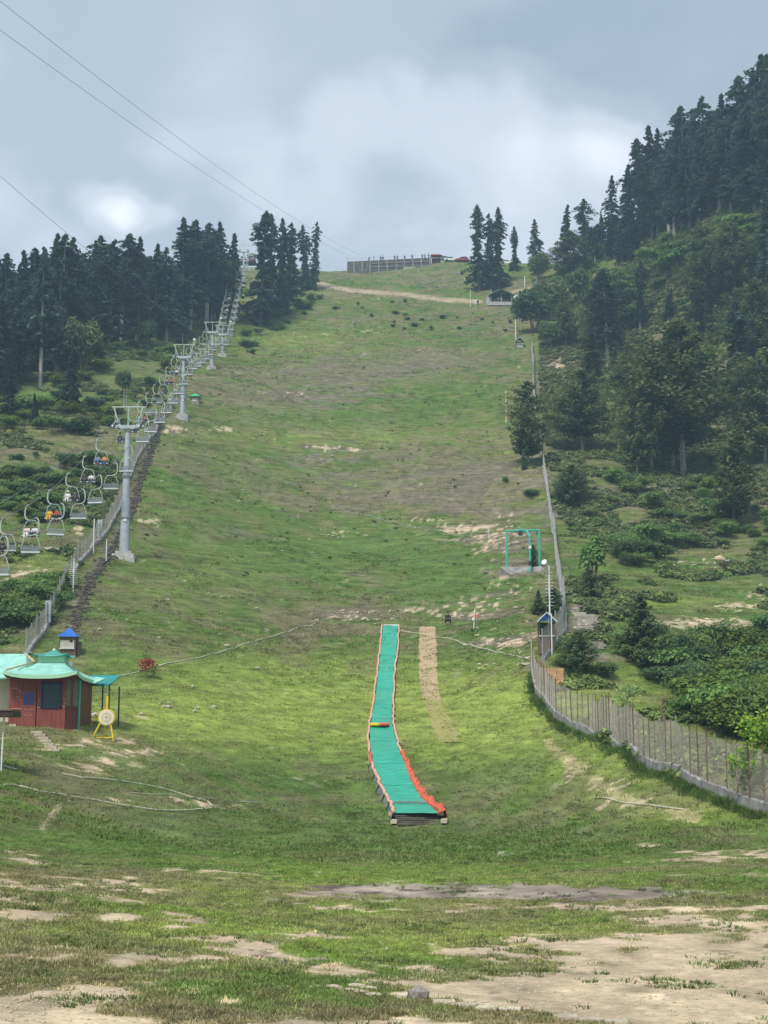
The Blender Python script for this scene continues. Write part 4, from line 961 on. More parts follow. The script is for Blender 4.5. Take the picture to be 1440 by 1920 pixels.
# ------------------------------------------------------------------ people (skinned skeletons, body is one continuous mesh)
def skin_mesh(name, V, E, R, m, sub=1, root=0):
    me = bpy.data.meshes.new(name); me.from_pydata(V, E, []); o = bpy.data.objects.new(name, me); COL.objects.link(o)
    md = o.modifiers.new('skin', 'SKIN'); md.use_smooth_shade = True
    for i, r in enumerate(R):
        sv = me.skin_vertices[0].data[i]; sv.radius = (r, r) if not isinstance(r, tuple) else r; sv.use_root = (i == root)
    ms = o.modifiers.new('sub', 'SUBSURF'); ms.levels = sub; ms.render_levels = sub
    dg = bpy.context.evaluated_depsgraph_get(); dg.update()
    out = bpy.data.meshes.new_from_object(o.evaluated_get(dg)); out.name = name
    bpy.data.objects.remove(o); bpy.data.meshes.remove(me)
    out.materials.clear(); out.materials.append(m)
    return out

def cloth(name, c): return mat(name, c, rough=0.85, var=0.18, scale=8)
M_SKIN = mat("skin", (0.38, 0.22, 0.15), rough=0.6, var=0.08)
M_HAIR = mat("dark_hair", (0.02, 0.016, 0.013), rough=0.6, var=0.3)
CL = {k: cloth(k + "_cloth", c) for k, c in dict(white=(0.72, 0.71, 0.70), pinkish=(0.70, 0.55, 0.53), black=(0.022, 0.022, 0.026), navy=(0.05, 0.07, 0.13), yellow=(0.72, 0.40, 0.02), red=(0.42, 0.06, 0.05), blue=(0.14, 0.24, 0.42), grey=(0.2, 0.21, 0.22), brown=(0.16, 0.10, 0.07), orange=(0.75, 0.25, 0.03), teal=(0.05, 0.22, 0.25)).items()}

def person_meshes(pose):
    """joint tables: pelvis at the origin, facing +y"""
    if pose == 'sit':
        pel = (0, 0, 0); J = dict(ch=(0, -.05, .30), nk=(0, -.03, .50), hd=(0, .0, .64), ht=(0, .01, .76))
        legs = [((s * .10, .02, -.02), (s * .13, .42, .02), (s * .12, .50, -.40), (s * .12, .62, -.46)) for s in (-1, 1)]
        arms = [((s * .19, -.03, .44), (s * .26, .06, .18), (s * .16, .30, .12), (s * .12, .38, .12)) for s in (-1, 1)]
    elif pose == 'squat':
        pel = (0, 0, .48); J = dict(ch=(0, .06, .78), nk=(0, .10, .98), hd=(0, .14, 1.12), ht=(0, .15, 1.24))
        legs = [((s * .11, .02, .46), (s * .24, .30, .50), (s * .26, .18, .08), (s * .27, .32, .03)) for s in (-1, 1)]
        arms = [((s * .19, .08, .92), (s * .28, .20, .66), (s * .14, .38, .58), (s * .08, .44, .56)) for s in (-1, 1)]
    else:
        pel = (0, 0, .92); J = dict(ch=(0, -.01, 1.22), nk=(0, 0, 1.45), hd=(0, .02, 1.58), ht=(0, .03, 1.72))
        legs = [((s * .10, 0, .90), (s * .12, .03, .50), (s * .13, 0 + s * .03, .08), (s * .14, .14 + s * .03, .03)) for s in (-1, 1)]
        arms = [((s * .19, 0, 1.40), (s * .25, -.02, 1.12), (s * .26, .08, .87), (s * .25, .12, .80)) for s in (-1, 1)]
    V = [pel, J['ch'], J['nk'], J['hd'], J['ht']]; E = [(0, 1), (1, 2), (2, 3), (3, 4)]; R = [.13, .15, .055, .10, .075]
    for l in legs:
        k = len(V); V += list(l); E += [(0, k), (k, k + 1), (k + 1, k + 2), (k + 2, k + 3)]; R += [.095, .068, .045, .035]
    for a in arms:
        k = len(V); V += list(a); E += [(1, k), (k, k + 1), (k + 1, k + 2), (k + 2, k + 3)]; R += [.062, .045, .034, .03]
    body = skin_mesh('body_' + pose, V, E, R, M_SKIN)
    V = [pel, J['ch'], tuple(np.array(J['nk']) * .8 + np.array(J['ch']) * .2)]; E = [(0, 1), (1, 2)]; R = [.165, .175, .085]
    for a in arms:
        k = len(V); e = tuple(np.array(a[1]) * .25 + np.array(a[2]) * .75); V += [a[0], a[1], e]; E += [(1, k), (k, k + 1), (k + 1, k + 2)]; R += [.085, .068, .055]
    shirt = skin_mesh('shirt_' + pose, V, E, R, CL['white'])
    V = [pel]; E = []; R = [.15]
    for l in legs:
        k = len(V); V += [l[0], l[1], l[2]]; E += [(0, k), (k, k + 1), (k + 1, k + 2)]; R += [.12, .09, .075]
    trousers = skin_mesh('trousers_' + pose, V, E, R, CL['black'])
    a = np.array(J['hd']); b = np.array(J['ht'])
    hair = skin_mesh('hair_' + pose, [tuple(a + [0, -.05, .03]), tuple(b + [0, -.03, .0]), tuple(b + [0, .03, .015])], [(0, 1), (1, 2)], [.095, .095, .06], M_HAIR, 1, 1)
    return body, shirt, trousers, hair
PM = {p: person_meshes(p) for p in ('sit', 'squat', 'stand')}

def person(pose, pos, rz, top, bottom, label, hair='dark', group=None, s=1.0):
    t = thing('person', label, 'person', pos, rz, group); t.scale = (s, s, s)
    body, shirt, tr, hr = PM[pose]
    link_mesh('body', body, t)
    for nm, me, m in (('shirt', shirt, CL[top]), ('trousers', tr, CL[bottom]), ('hair', hr, M_HAIR if hair == 'dark' else CL[hair])):
        o = link_mesh(nm, me, t); o.material_slots[0].link = 'OBJECT'; o.material_slots[0].material = m
    return t

ORD = ["first", "second", "third", "fourth", "fifth", "sixth", "seventh", "eighth", "ninth", "tenth", "eleventh", "twelfth", "thirteenth", "fourteenth"]

def place_chair(sd, p, label, riders=()):
    if not used[sd]: used[sd] = True; c = CH[sd]; c.location = p; c['label'] = label
    else: c = copy_tree(CH[sd], loc=p, label=label)
    c['group'] = 'chairs hanging from the left rope' if sd < 0 else 'chairs hanging from the right rope'
    if not riders: c.rotation_euler = (rnc.gauss(0, .03), rnc.gauss(0, .025), rnc.gauss(0, .06))
    cx = -sd * .30; fb = 1 if sd > 0 else -1
    for k, (tp, bt, hr, lab) in enumerate(riders):
        q = p + Vector((cx + (-.34 if k == 0 else .34), fb * .12, -2.56))
        person('sit', q, 0 if fb > 0 else math.pi, tp, bt, lab, hr, s=1.0)

# nearest chairs on both ropes below the first pylon (photo columns of their grips)
RID_L = {8: ("chair cut by the left picture edge with a rider in black", [("black", "black", "dark", "rider in black on the chair at the left picture edge")]),
         54: ("left rope chair with two riders in white and pink", [("pinkish", "white", "dark", "rider in pinkish long clothes on the left rope chair"), ("white", "black", "dark", "rider in a white top beside the one in pink")]),
         96: ("left rope chair with riders in yellow and red", [("yellow", "yellow", "dark", "rider in bright yellow dress on a left rope chair"), ("red", "black", "dark", "rider in red top beside the yellow one")]),
         130: ("left rope chair with riders in white and black", [("white", "white", "white", "rider wrapped in white on the left rope chair"), ("black", "black", "dark", "rider in black beside the one wrapped in white")]),
         161: ("left rope chair with riders in black and light blue", [("black", "black", "dark", "rider in black, left one on the chair next to the pylon"), ("white", "navy", "dark", "rider in pale shirt and navy trousers near the pylon")]),
         186: ("left rope chair with riders in blue and orange nearest the first pylon", [("blue", "navy", "dark", "rider in blue on the chair left of the first pylon"), ("orange", "navy", "dark", "rider in orange on the chair left of the first pylon")])}
for px, (lab, rd) in RID_L.items():
    p = rope_at_px(-1, px, 0)
    if p is not None: place_chair(-1, p, lab, rd)
for px, lab in ((8, "empty chair cut by the left picture edge, lowest in view"), (67, "empty right rope chair right under the white riders"), (115, "empty right rope chair below the yellow rider"), (154, "empty right rope chair, third up from the lowest"), (186, "empty right rope chair two before the first pylon"), (215, "dark seated empty chair just left of the first pylon"), (243, "chair hidden behind the mast of the first pylon")):
    p = rope_at_px(1, px, 0)
    if p is not None: place_chair(1, p, lab, ())
COLS = ["white", "black", "red", "grey", "teal", "brown", "navy", "pinkish"]
HAIRS = ["dark"]
rr = random.Random(4)
SPN = ["between the first and second pylon", "between the second and third pylon", "between the third and fourth pylon", "between the fourth and fifth pylon", "between the fifth and topmost pylon"]
for si, cnt in ((1, 8), (2, 7), (3, 3), (4, 10), (5, 7)):
    for sd in (-1, 1):
        sp = ROPES[sd][si]
        for k in range(cnt):
            f = (k + 0.55) / cnt * (len(sp) - 1); i = int(f); p = sp[i].lerp(sp[i + 1], f - i)
            where = SPN[si - 1]; side = "left" if sd < 0 else "right"
            rd = []
            if rr.random() < (0.6 if si < 3 else 0.35):
                c1, c2 = rr.choice(COLS), rr.choice(COLS)
                nm = "rider in %s, %s " + side + " chair, " + where
                rd = [(c1, rr.choice(["black", "navy", "grey"]), "dark", nm % (c1, ORD[k]))]
                if rr.random() < 0.75 and c2 != c1: rd.append((c2, "black", "dark", nm % (c2, ORD[k])))
            place_chair(sd, p, "%s chair up the %s rope %s%s" % (ORD[k], side, where, ", carrying riders" if rd else ", empty"), rd)

# zip lines and overhead cables
def overhead(name, label, pts, r=0.02, sag=1.0, n=24):
    t = thing(name, label, 'cable', pts[0], group=None)
    q = [catenary(a, b, sag, n) for a, b in zip(pts[:-1], pts[1:])]
    MB().tube([p for s_ in q for p in s_], r, 5).build('wire', M_CABLE, t, world=True)
TOPA, TOPB = P(676, 478, 492), P(652, 478, 494)
overhead('zip_line', "upper of the two cables crossing the cloudy sky to the summit", [P(-330, -262, 120), TOPA], 0.026, 3.4)
overhead('zip_line', "lower of the two cables crossing the cloudy sky to the summit", [P(-330, -186, 120), TOPB], 0.026, 3.0)
overhead('zip_line', "cable from the left sky over the piste to the green steel frame", [P(-330, 22, 150), P(977, 999, 186)], 0.022, 5.2)
# ------------------------------------------------------------------ fences
M_POST_R = mat("rusty_post", (0.17, 0.095, 0.062), rough=0.85, var=0.4, scale=4, metal=0.1)
M_POST = mat("grey_fence_post", (0.33, 0.34, 0.335), rough=0.7, var=0.3, scale=3, metal=0.2)
M_WIRE = mat("fence_wire", (0.34, 0.315, 0.27), rough=0.6, var=0.25, scale=2, metal=0.3)
M_TURQ = mat("turquoise_roof_sheet", (0.29, 0.60, 0.50), rough=0.45, var=0.2, scale=2.2, spec=0.4, detail=8, bump=.15)
M_TURQ_D = mat("dark_turquoise_roof_sheet", (0.06, 0.28, 0.24), rough=0.5, var=0.2, scale=1.5)
M_TEAL = mat("teal_roof_sheet", (0.02, 0.26, 0.25), rough=0.45, var=0.12, scale=1.5)
M_MINT = mat("mint_fascia", (0.38, 0.66, 0.44), rough=0.5, var=0.08, scale=2)
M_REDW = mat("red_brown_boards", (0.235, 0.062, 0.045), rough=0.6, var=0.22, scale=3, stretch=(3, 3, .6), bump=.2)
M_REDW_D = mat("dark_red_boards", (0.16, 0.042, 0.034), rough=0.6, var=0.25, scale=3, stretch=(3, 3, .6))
M_CREAM = mat("cream_plaster", (0.70, 0.64, 0.47), rough=0.8, var=0.08, scale=2)
M_OLIVE = mat("olive_panel", (0.16, 0.16, 0.085), rough=0.7, var=0.2, scale=3)
M_GLASS = mat("dark_window_glass", (0.02, 0.04, 0.045), rough=0.2, var=0.5, scale=1.6, spec=0.3)
M_NAVYF = mat("navy_window_frame", (0.025, 0.03, 0.085), rough=0.5, var=0.15)
M_BLUEG = mat("blue_door_pane", (0.02, 0.03, 0.20), rough=0.25, var=0.4, scale=6, spec=0.5)
M_BLUE = mat("blue_roof_sheet", (0.045, 0.17, 0.60), rough=0.45, var=0.12, scale=3)
M_GREEN_R = mat("green_roof_sheet", (0.05, 0.42, 0.19), rough=0.5, var=0.12, scale=3)
M_BRICK = mat("brown_plank", (0.19, 0.115, 0.08), rough=0.85, var=0.3, scale=6)
M_PALEB = mat("pale_board", (0.56, 0.53, 0.44), rough=0.8, var=0.1, scale=3)
M_DARKT = mat("dark_tube", (0.03, 0.045, 0.045), rough=0.5, var=0.2)
M_TEALT = mat("turquoise_tube", (0.07, 0.42, 0.33), rough=0.5, var=0.15, scale=3)
M_STONE = mat("grey_field_stone", (0.33, 0.30, 0.26), rough=0.95, var=0.3, scale=5, bump=0.4, rnd=.25)
M_STONE_T = mat("tan_flat_stone", (0.50, 0.43, 0.33), rough=0.95, var=0.2, scale=7, bump=0.4, rnd=.15)
M_STONE_O = mat("ochre_stone", (0.46, 0.30, 0.17), rough=0.95, var=0.25, scale=4, bump=0.4, rnd=.15)

def polyline_w(pix, step):
    """world points every `step` metres along a photo polyline laid on the ground"""
    w = [at(*p) for p in pix]; out = []; acc = 0.0
    for a, b in zip(w[:-1], w[1:]):
        L = math.hypot(b.x - a.x, b.y - a.y)
        while acc < L:
            t = acc / L; x, y = a.x + (b.x - a.x) * t, a.y + (b.y - a.y) * t; out.append(Vector((x, y, gz(x, y)))); acc += step
        acc -= L
    return out

def chainlink(m, a, b, z0, z1, pitch, r, wob=0.0):
    """diagonal wires of one fence bay between post feet a and b"""
    L = (b - a).length; h = z1 - z0
    X = (b - a) / max(L, 1e-6)
    def q(u, v): return a + X * u + Vector((0, 0, z0 + v))
    n = int((L + h) / pitch)
    for k in range(n):
        s0 = k * pitch
        for sgn in (1, -1):
            u0, u1 = s0 - h, s0
            v0, v1 = 0.0, h
            if u0 < 0: v0 = -u0; u0 = 0
            if u1 > L: v1 = h - (u1 - L); u1 = L
            if v1 - v0 < 0.05: continue
            if sgn < 0: u0, u1 = L - u0, L - u1
            m.tube([q(u0, v0), q(u1, v1)], r, 3, caps=False)
    for v in (0.02, h * .5, h - .02): m.tube([q(0, v), q(L, v)], r * 1.4, 3, caps=False)

def fence(name, label, pix, step, hp, base_h, base_w, pitch, r, post_r, mpost, extra=None, seed=1, n_wall=None, mwall=None, lean=0.03, pmats=None):
    pts = polyline_w(pix, step); t = thing(name, label, 'fence', pts[0])
    rnd_ = random.Random(seed)
    # low masonry wall with an uneven, slightly stepped top: one stretch per bay
    for i, (a, b) in enumerate(zip(pts[:-1], pts[1:])):
        if base_h > 0:
            d = (b - a).normalized(); nrm = Vector((-d.y, d.x, 0)).normalized() * base_w / 2
            k = 5; m = MB()
            tops = [base_h * rnd_.uniform(.88, 1.1) for _ in range(k + 1)]
            for j in range(k):
                p0, p1 = a.lerp(b, j / k + .001), a.lerp(b, (j + 1) / k)
                zs = [(gz(p.x, p.y)) for p in (p0, p1)]
                n = len(m.v)
                for p, zz, tp in ((p0, zs[0], tops[j]), (p1, zs[1], tops[j + 1])):
                    for s_ in (-1, 1):
                        m.v.append((p.x + nrm.x * s_, p.y + nrm.y * s_, zz - .4)); m.v.append((p.x + nrm.x * s_ * .82, p.y + nrm.y * s_ * .82, zz + tp))
                m.f += [(n, n + 4, n + 5, n + 1), (n + 2, n + 3, n + 7, n + 6), (n + 1, n + 5, n + 7, n + 3)]
                if j == 0: m.f.append((n, n + 1, n + 3, n + 2))
                if j == k - 1: m.f.append((n + 4, n + 6, n + 7, n + 5))
            m.build('wall_base', mwall or M_CONC_D, t, world=True)
        m = MB(); chainlink(m, a, b, base_h * .9, base_h + hp * rnd_.uniform(.93, 1.0), pitch, r); m.build('wire_mesh', M_WIRE, t, world=True)
    for i, a in enumerate(pts):
        ln = Vector((rnd_.gauss(0, lean), rnd_.gauss(0, lean), 0)); hh = hp * rnd_.uniform(.98, 1.14)
        mm = pmats[rnd_.randrange(len(pmats))] if pmats else mpost
        MB().tube([a + Vector((0, 0, -.3)), a + ln + Vector((0, 0, base_h + hh))], post_r * rnd_.uniform(.8, 1.15), 5).build('post', mm, t, world=True)
    return t

fence('chain_link_fence', "rusty posted fence on a low grey wall curving along the meadow's right",
      [(996, 1252), (1003, 1285), (1015, 1311), (1040, 1343), (1070, 1363), (1110, 1379), (1150, 1396), (1190, 1416), (1235, 1446), (1290, 1466), (1330, 1486), (1370, 1501), (1400, 1514), (1440, 1527), (1500, 1545)],
      1.12, 1.95, 0.42, 0.32, 0.13, 0.0055, 0.034, M_POST_R, seed=2, pmats=[M_POST_R, M_POST_R, mat("weathered_brown_post", (0.27, 0.225, 0.18), rough=.8, var=.3)])
fence('chain_link_fence', "tall grey steel fence climbing the right side of the piste",
      [(1018, 1240), (1040, 1214), (1056, 1192), (1060, 1170), (1056, 1130), (1050, 1090), (1043, 1045), (1035, 985), (1028, 935), (1021, 895), (1016, 850), (1006, 790), (1000, 722), (1001, 690), (997, 648)],
      2.4, 2.3, 0.3, 0.35, 0.30, 0.011, 0.055, M_POST, seed=3)
fence('chain_link_fence', "grey steel fence with a pale footing climbing beside the chairlift",
      [(48, 1232), (62, 1212), (85, 1180), (110, 1135), (125, 1095), (140, 1070), (158, 1046), (180, 1020), (200, 1000), (214, 975), (226, 945), (240, 905), (262, 852), (280, 822), (300, 790), (318, 772), (330, 750)],
      1.9, 1.75, 0.35, 0.3, 0.28, 0.009, 0.05, M_POST, seed=4, mwall=M_CONC)

# grey boards fixed on the left fence
for px, py, hh, lab in ((186, 1014, 1.9, "grey upright board on the chairlift fence near the white pole"), (89, 1176, 1.9, "grey upright board on the lower part of the chairlift fence")):
    w = at(px, py); t = thing('board_sign', lab, 'board', w)
    MB().box((0, 0, .4 + hh / 2), (.5, .06, hh)).build('board', M_GALV, t); MB().tube([(0, .06, -.2), (0, .06, .5)], .04, 5).build('leg', M_POST, t)

# ------------------------------------------------------------------ poles and masts
def pole(label, px, base, top, r, m, rungs=0, lamp=0, m2=None, lean=0.0, name='pole', cat='pole'):
    b = at(px, base); h = (base - top) * (b.y * _cp + (b.z - 3) * _sp) / FPX
    t = thing(name, label, cat, b)
    MB().tube([(0, 0, -.3), (lean * h, 0, h)], [r, r * .8], 8).build('shaft', m, t)
    for k in range(rungs):
        z = h * (.25 + .62 * k / max(rungs - 1, 1)); w_ = .32 + .1 * (k % 2)
        MB().tube([(-w_ + lean * z, 0, z), (w_ + lean * z, 0, z)], .025, 4).build('rung', m, t)
    if lamp:
        MB().tube([(lean * h, 0, h - .1), (-.3, -.15, h + .15)], .03, 5).build('bracket', m, t)
        MB().tube([(-.28, -.1, h + .1), (-.5, -.5, h + .3)], [.11, .27], 10).build('lamp_head', m2 or M_WHITE, t)
    if m2 and not lamp:
        for k in range(3): MB().tube([(0, 0, h * (.12 + .3 * k)), (0, 0, h * (.22 + .3 * k))], r * 1.06, 8).build('band', m2, t)
    return t
pole("tall white mast with short rungs and a round lamp above the right blue kiosk", 1031, 1160, 1060, .085, M_WHITE, 11, 1)
pole("plain white pole in front of the right blue kiosk", 1035, 1228, 1150, .06, M_WHITE)
pole("white pole rising from the left fence beside the first pylon", 175, 1037, 972, .075, M_WHITE)
pole("short white pole between the left fence and the first pylon", 199, 1052, 1011, .07, M_WHITE)
pole("pale pole with many rungs standing below the left fence", 137, 1111, 1047, .07, M_WHITE, 11)
pole("white pole with a box top left of the upper white kiosk", 967, 636, 597, .13, M_WHITE)
pole("tall pale pole standing behind the dark shelter", 984, 556, 516, .14, M_WHITE)
pole("yellow and white striped pole at the end of the dirt track", 882, 574, 540, .09, M_WHITE, m2=M_YELLOW)
pole("white pole with yellow bands at the right edge of the piste", 949, 792, 731, .075, M_WHITE, m2=M_YELLOW)
pole("low white post on the worn slope left of the green frame", 917, 1010, 985, .05, M_WHITE)
pole("thin pale steel post leaning in the lower right thicket fence", 1243, 1425, 1312, .035, M_POST_R, lean=.02)
pole("dark lamp post standing on the summit terrace", 701, 486, 462, .12, M_DARKT, lamp=0)
pole("thin mast at the left end of the summit terrace", 652, 492, 465, .07, M_GALV_D)
pole("pale thin post behind the summit terrace wall", 730, 486, 470, .06, M_GALV)
pole("small dark lamp on the fence near the third kiosk", 232, 765, 728, .05, M_GALV)

# ------------------------------------------------------------------ kiosks
def planks(t, x0, x1, y, z0, z1, n, m, th=.04, name='plank', vertical=False):
    if vertical:
        w = (x1 - x0) / n
        for k in range(n): MB().box((x0 + w * (k + .5), y - (k % 2) * .006, (z0 + z1) / 2), (w * .93, th, z1 - z0)).build(name, m, t)
    else:
        w = (z1 - z0) / n
        for k in range(n): MB().box(((x0 + x1) / 2, y - (k % 2) * .008, z0 + w * (k + .5)), (x1 - x0, th, w * .93)).build(name, m, t)

def kiosk_left():
    b = at(126, 1232); k = b.y / FPX; t = thing('kiosk', "small brown kiosk with a blue pyramid roof behind the turquoise house", 'kiosk', b)
    w, h = 31 * k, 38 * k; e = 38.5 * k
    MB().box((0, w / 2 + .03, h / 2 - .2), (w - .1, w - .1, h + .3)).build('wall', M_BRICK, t)
    planks(t, -w / 2, w / 2, 0, 0, h * .40, 4, M_BRICK); planks(t, -w / 2, w / 2, 0, h * .40, h, 5, M_BRICK)
    MB().box((-.02, -.05, h * .64), (w * .84, .05, h * .40)).build('shutter', M_PALEB, t)
    MB().box((w * .22, -.085, h * .78), (w * .18, .03, h * .09)).build('hatch', M_BLACK, t)
    MB().box((-.02, -.10, h * .42), (w * .9, .16, h * .05)).build('counter', M_WHITE, t)
    m = MB(); a = [(-e / 2, -.28, h), (e / 2, -.28, h), (e / 2, w + .28, h), (-e / 2, w + .28, h)]; ap = (0, w / 2, h + 19 * k); n = len(m.v); m.v += a + [ap]; m.f += [(0, 1, 4), (1, 2, 4), (2, 3, 4), (3, 0, 4), (3, 2, 1, 0)]; m.build('roof', M_BLUE, t)
    for sx in (w / 2 + .12,): MB().box((sx, w * .6, h * .4), (.2, w * .7, h * .8)).build('side_boards', M_BRICK, t)
    return t
kiosk_left()

def kiosk_gable(label, px, base, wpx, wall, roofpx, mr, trim, dark=True, legs=False, mbot=None, scale_h=1.0):
    b = at(px, base); k = (b.y * _cp + (b.z - 3) * _sp) / FPX; t = thing('kiosk', label, 'kiosk', b)
    w, h, rh = wpx * k, wall * k, roofpx * k; d = w * .9
    mb_ = mbot or M_BRICK
    MB().box((0, d / 2, h * .22), (w * .86, d * .9, h * .56)).build('wall', mb_, t)
    planks(t, -w * .43, w * .43, d * .05 - .03, h * .0, h * .5, 4, mb_)
    for sx in (-1, 1):
        for yy in (.08, d * .92): MB().box((sx * w * .41, yy, h * .5), (.09, .09, h)).build('corner_post', M_BRICK, t)
    MB().box((0, d * .92, h * .76), (w * .78, .05, h * .46)).build('back_panel', M_DARKT if dark else M_PALEB, t)
    MB().box((0, -.03, h * .54), (w * .9, .2, .07)).build('counter', M_WHITE, t)
    e = w * .60; oy = .35
    for sx in (-1, 1):
        m = MB(); m.poly([(0, -oy, h + rh), (sx * e, -oy, h - rh * .12), (sx * e, d + oy, h - rh * .12), (0, d + oy, h + rh)], .07, Vector((sx * rh, 0, e)).normalized()); m.build('roof_panel', trim, t)
    m = MB(); m.poly([(-e * .82, -.06, h), (e * .82, -.06, h), (0, -.06, h + rh * .86)], .05, (0, -1, 0)); m.build('gable', mr, t)
    return t
kiosk_gable("blue gabled kiosk beside the tall white mast at the right fence", 1026, 1226, 33, 62, 17, M_BLUE, M_WHITE)
kiosk_gable("tiny white roofed kiosk at the top of the right fence", 975, 651, 14, 13, 7, M_DARKT, M_WHITE, mbot=M_CONC)
b = at(365, 757); k = b.y / FPX * 1.03; t = thing('kiosk', "tiny kiosk with a green pyramid roof beside the second pylon", 'kiosk', b)
w, h = 16 * k, 14 * k; MB().box((0, w / 2, h / 2 - .2), (w, w, h + .4)).build('wall', mat("grey_boards", (0.25, 0.23, 0.21)), t)
MB().box((0, -.02, h * .55), (w * .6, .04, h * .4)).build('shutter', M_PALEB, t)
m = MB(); e = 10.5 * k; m.v += [(-e, -.4, h), (e, -.4, h), (e, w + .4, h), (-e, w + .4, h), (0, w / 2, h + 8.5 * k)]; m.f += [(0, 1, 4), (1, 2, 4), (2, 3, 4), (3, 0, 4), (3, 2, 1, 0)]; m.build('roof', M_GREEN_R, t)

# ------------------------------------------------------------------ turquoise roofed house
def house():
    b = at(77, 1363); b = Vector((b.x, b.y, b.z)); k = (b.y * _cp + (b.z - 3) * _sp) / FPX
    t = thing('red_house', "red brown wooden house with a two tier turquoise pagoda roof on the left bank", 'house', b)
    X = lambda px: (px - 77) * k
    Z = lambda py: (1363 - py) * k
    x0, x1, xc = X(15), X(121), X(139); h = Z(1272); dp = 5.2; ch = .75
    zb = Z(1326)                                         # top of the boarded plinth
    # core walls, set back behind the boards
    core = MB(); foot = [(x0 + .03, .05), (x1, .05), (xc - .04, ch), (xc - .04, dp), (x0 + .03, dp)]
    for (ax, ay), (bx, by) in zip(foot, foot[1:] + foot[:1]): core.poly([(ax, ay, -1.2), (bx, by, -1.2), (bx, by, h + .1), (ax, ay, h + .1)])
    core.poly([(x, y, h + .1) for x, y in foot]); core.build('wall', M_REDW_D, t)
    # boards of the front, plinth and upper
    n = 26; wd = (x1 - x0) / n
    wx0, wx1, wz0, wz1 = X(75), X(114), Z(1328), Z(1279); dx0, dx1, dz1 = X(39), X(66), Z(1294)
    for i in range(n):
        xa = x0 + wd * i; xm = xa + wd / 2; segs = [(-.9, h)]
        if wx0 < xm < wx1: segs = [(-.9, wz0 - .02), (wz1 + .02, h)]
        if dx0 < xm < dx1: segs = [(dz1 + .02, h)]
        for za, zz in segs:
            if zz - za > .06: MB().box((xm, (i % 2) * -.012, (za + zz) / 2), (wd * .94, .05, zz - za)).build('board', M_REDW, t)
    for i in range(5):                                   # chamfered corner: boards below, olive panels above
        f = (i + .5) / 5; xm, ym = x1 + (xc - x1) * f, .02 + ch * f; an = math.atan2(ch, xc - x1); R = Matrix.Rotation(an, 3, 'Z'); L = math.hypot(ch, xc - x1) / 5
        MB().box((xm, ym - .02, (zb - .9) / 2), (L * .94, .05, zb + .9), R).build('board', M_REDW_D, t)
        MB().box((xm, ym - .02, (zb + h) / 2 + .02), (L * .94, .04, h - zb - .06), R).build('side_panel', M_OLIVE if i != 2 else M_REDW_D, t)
    # big window
    f = MB(); cx, cz = (wx0 + wx1) / 2, (wz0 + wz1) / 2; W, Hh = wx1 - wx0, wz1 - wz0
    for c, s_ in (((cx, -.05, wz0 + .04), (W, .1, .08)), ((cx, -.05, wz1 - .06), (W, .1, .12)), ((wx0 + .05, -.05, cz), (.1, .1, Hh)), ((wx1 - .04, -.05, cz), (.08, .1, Hh))): f.box(c, s_)
    win = f.build('window', M_NAVYF, t); MB().box((cx, -.02, cz), (W - .12, .02, Hh - .12)).build('pane', M_GLASS, win)
    MB().box((cx + .0, .03, wz0 + .38), (W * .6, .04, .4)).build('counter_inside', M_BLACK, win)
    # door with two arched blue panes
    dw = dx1 - dx0; dc = (dx0 + dx1) / 2
    door = MB().box((dc, -.03, dz1 / 2 - .35), (dw, .07, dz1 + .7)).build('door', M_REDW, t)
    MB().box((dc, -.08, dz1 + .05), (dw * 1.25, .12, .08)).build('lintel', M_REDW_D, door)
    for s_ in (-1, 1):
        c = dc + s_ * dw * .19; ww = dw * .30; za, zz = Z(1322), Z(1301); m = MB()
        arc = [(c - ww / 2, za), (c + ww / 2, za), (c + ww / 2, zz)] + [(c + ww / 2 * math.cos(a), zz + ww * .45 * math.sin(a)) for a in np.linspace(.35, math.pi - .35, 5)] + [(c - ww / 2, zz)]
        m.poly([(x, -.075, z) for x, z in arc], .02, (0, -1, 0)); m.build('pane', M_BLUEG, door)
        for zz_ in (Z(1331), Z(1341)): MB().box((c, -.075, zz_), (ww * .8, .03, .03)).build('door_panel', mat_pink, door)
    # worn pale streaks of peeled paint on the boards
    for x, z, L, a in ((19, 1291, 12, .06), (31, 1296, 8, 1.5), (26, 1307, 9, .1), (32, 1313, 8, .5), (20, 1329, 20, .02), (70, 1315, 5, -1.2), (69, 1327, 6, .1), (117, 1311, 6, .2), (118, 1318, 5, .8), (116, 1325, 5, .9)):
        MB().box((X(x) + L * k / 2, -.045, Z(z)), (L * k, .012, .045), Matrix.Rotation(a, 3, 'Y')).build('peeled_paint', mat_pink, t)
    MB().box((X(25), .0, -.05), (X(15) - X(2), .5, .4)).build('step', M_STONE_T, t)
    # lower roof: concave hips with upturned eaves
    cxr = X(78); hw0, hw1 = X(147) - cxr, X(103) - cxr; y0, y1 = -.95, dp + .9; cy = (y0 + y1) / 2; zE, zT = Z(1268), Z(1238)
    N_ = 7; m = MB(); rings = []
    for i in range(N_ + 1):
        f_ = i / N_; q = f_ ** 1.0; hw = hw0 + (hw1 - hw0) * q; hd = (y1 - y0) / 2 * (1 - q) + hw1 * .9 * q; z = zE + (zT - zE) * (f_ ** 1.45)
        ring = []
        for (sx, sy) in ((-1, -1), (1, -1), (1, 1), (-1, 1)):
            nx, ny = {(-1, -1): (1, -1), (1, -1): (1, 1), (1, 1): (-1, 1), (-1, 1): (-1, -1)}[(sx, sy)]
            for j in range(8):
                u = j / 8; px_, py_ = sx + (nx - sx) * u, sy + (ny - sy) * u
                lift = .26 * (abs(2 * u - 1) ** 3) * (1 - f_) ** 2
                ring.append((cxr + px_ * hw, cy + py_ * hd, z + lift))
        rings.append(ring)
    for ring in rings: m.v += ring
    M_ = len(rings[0])
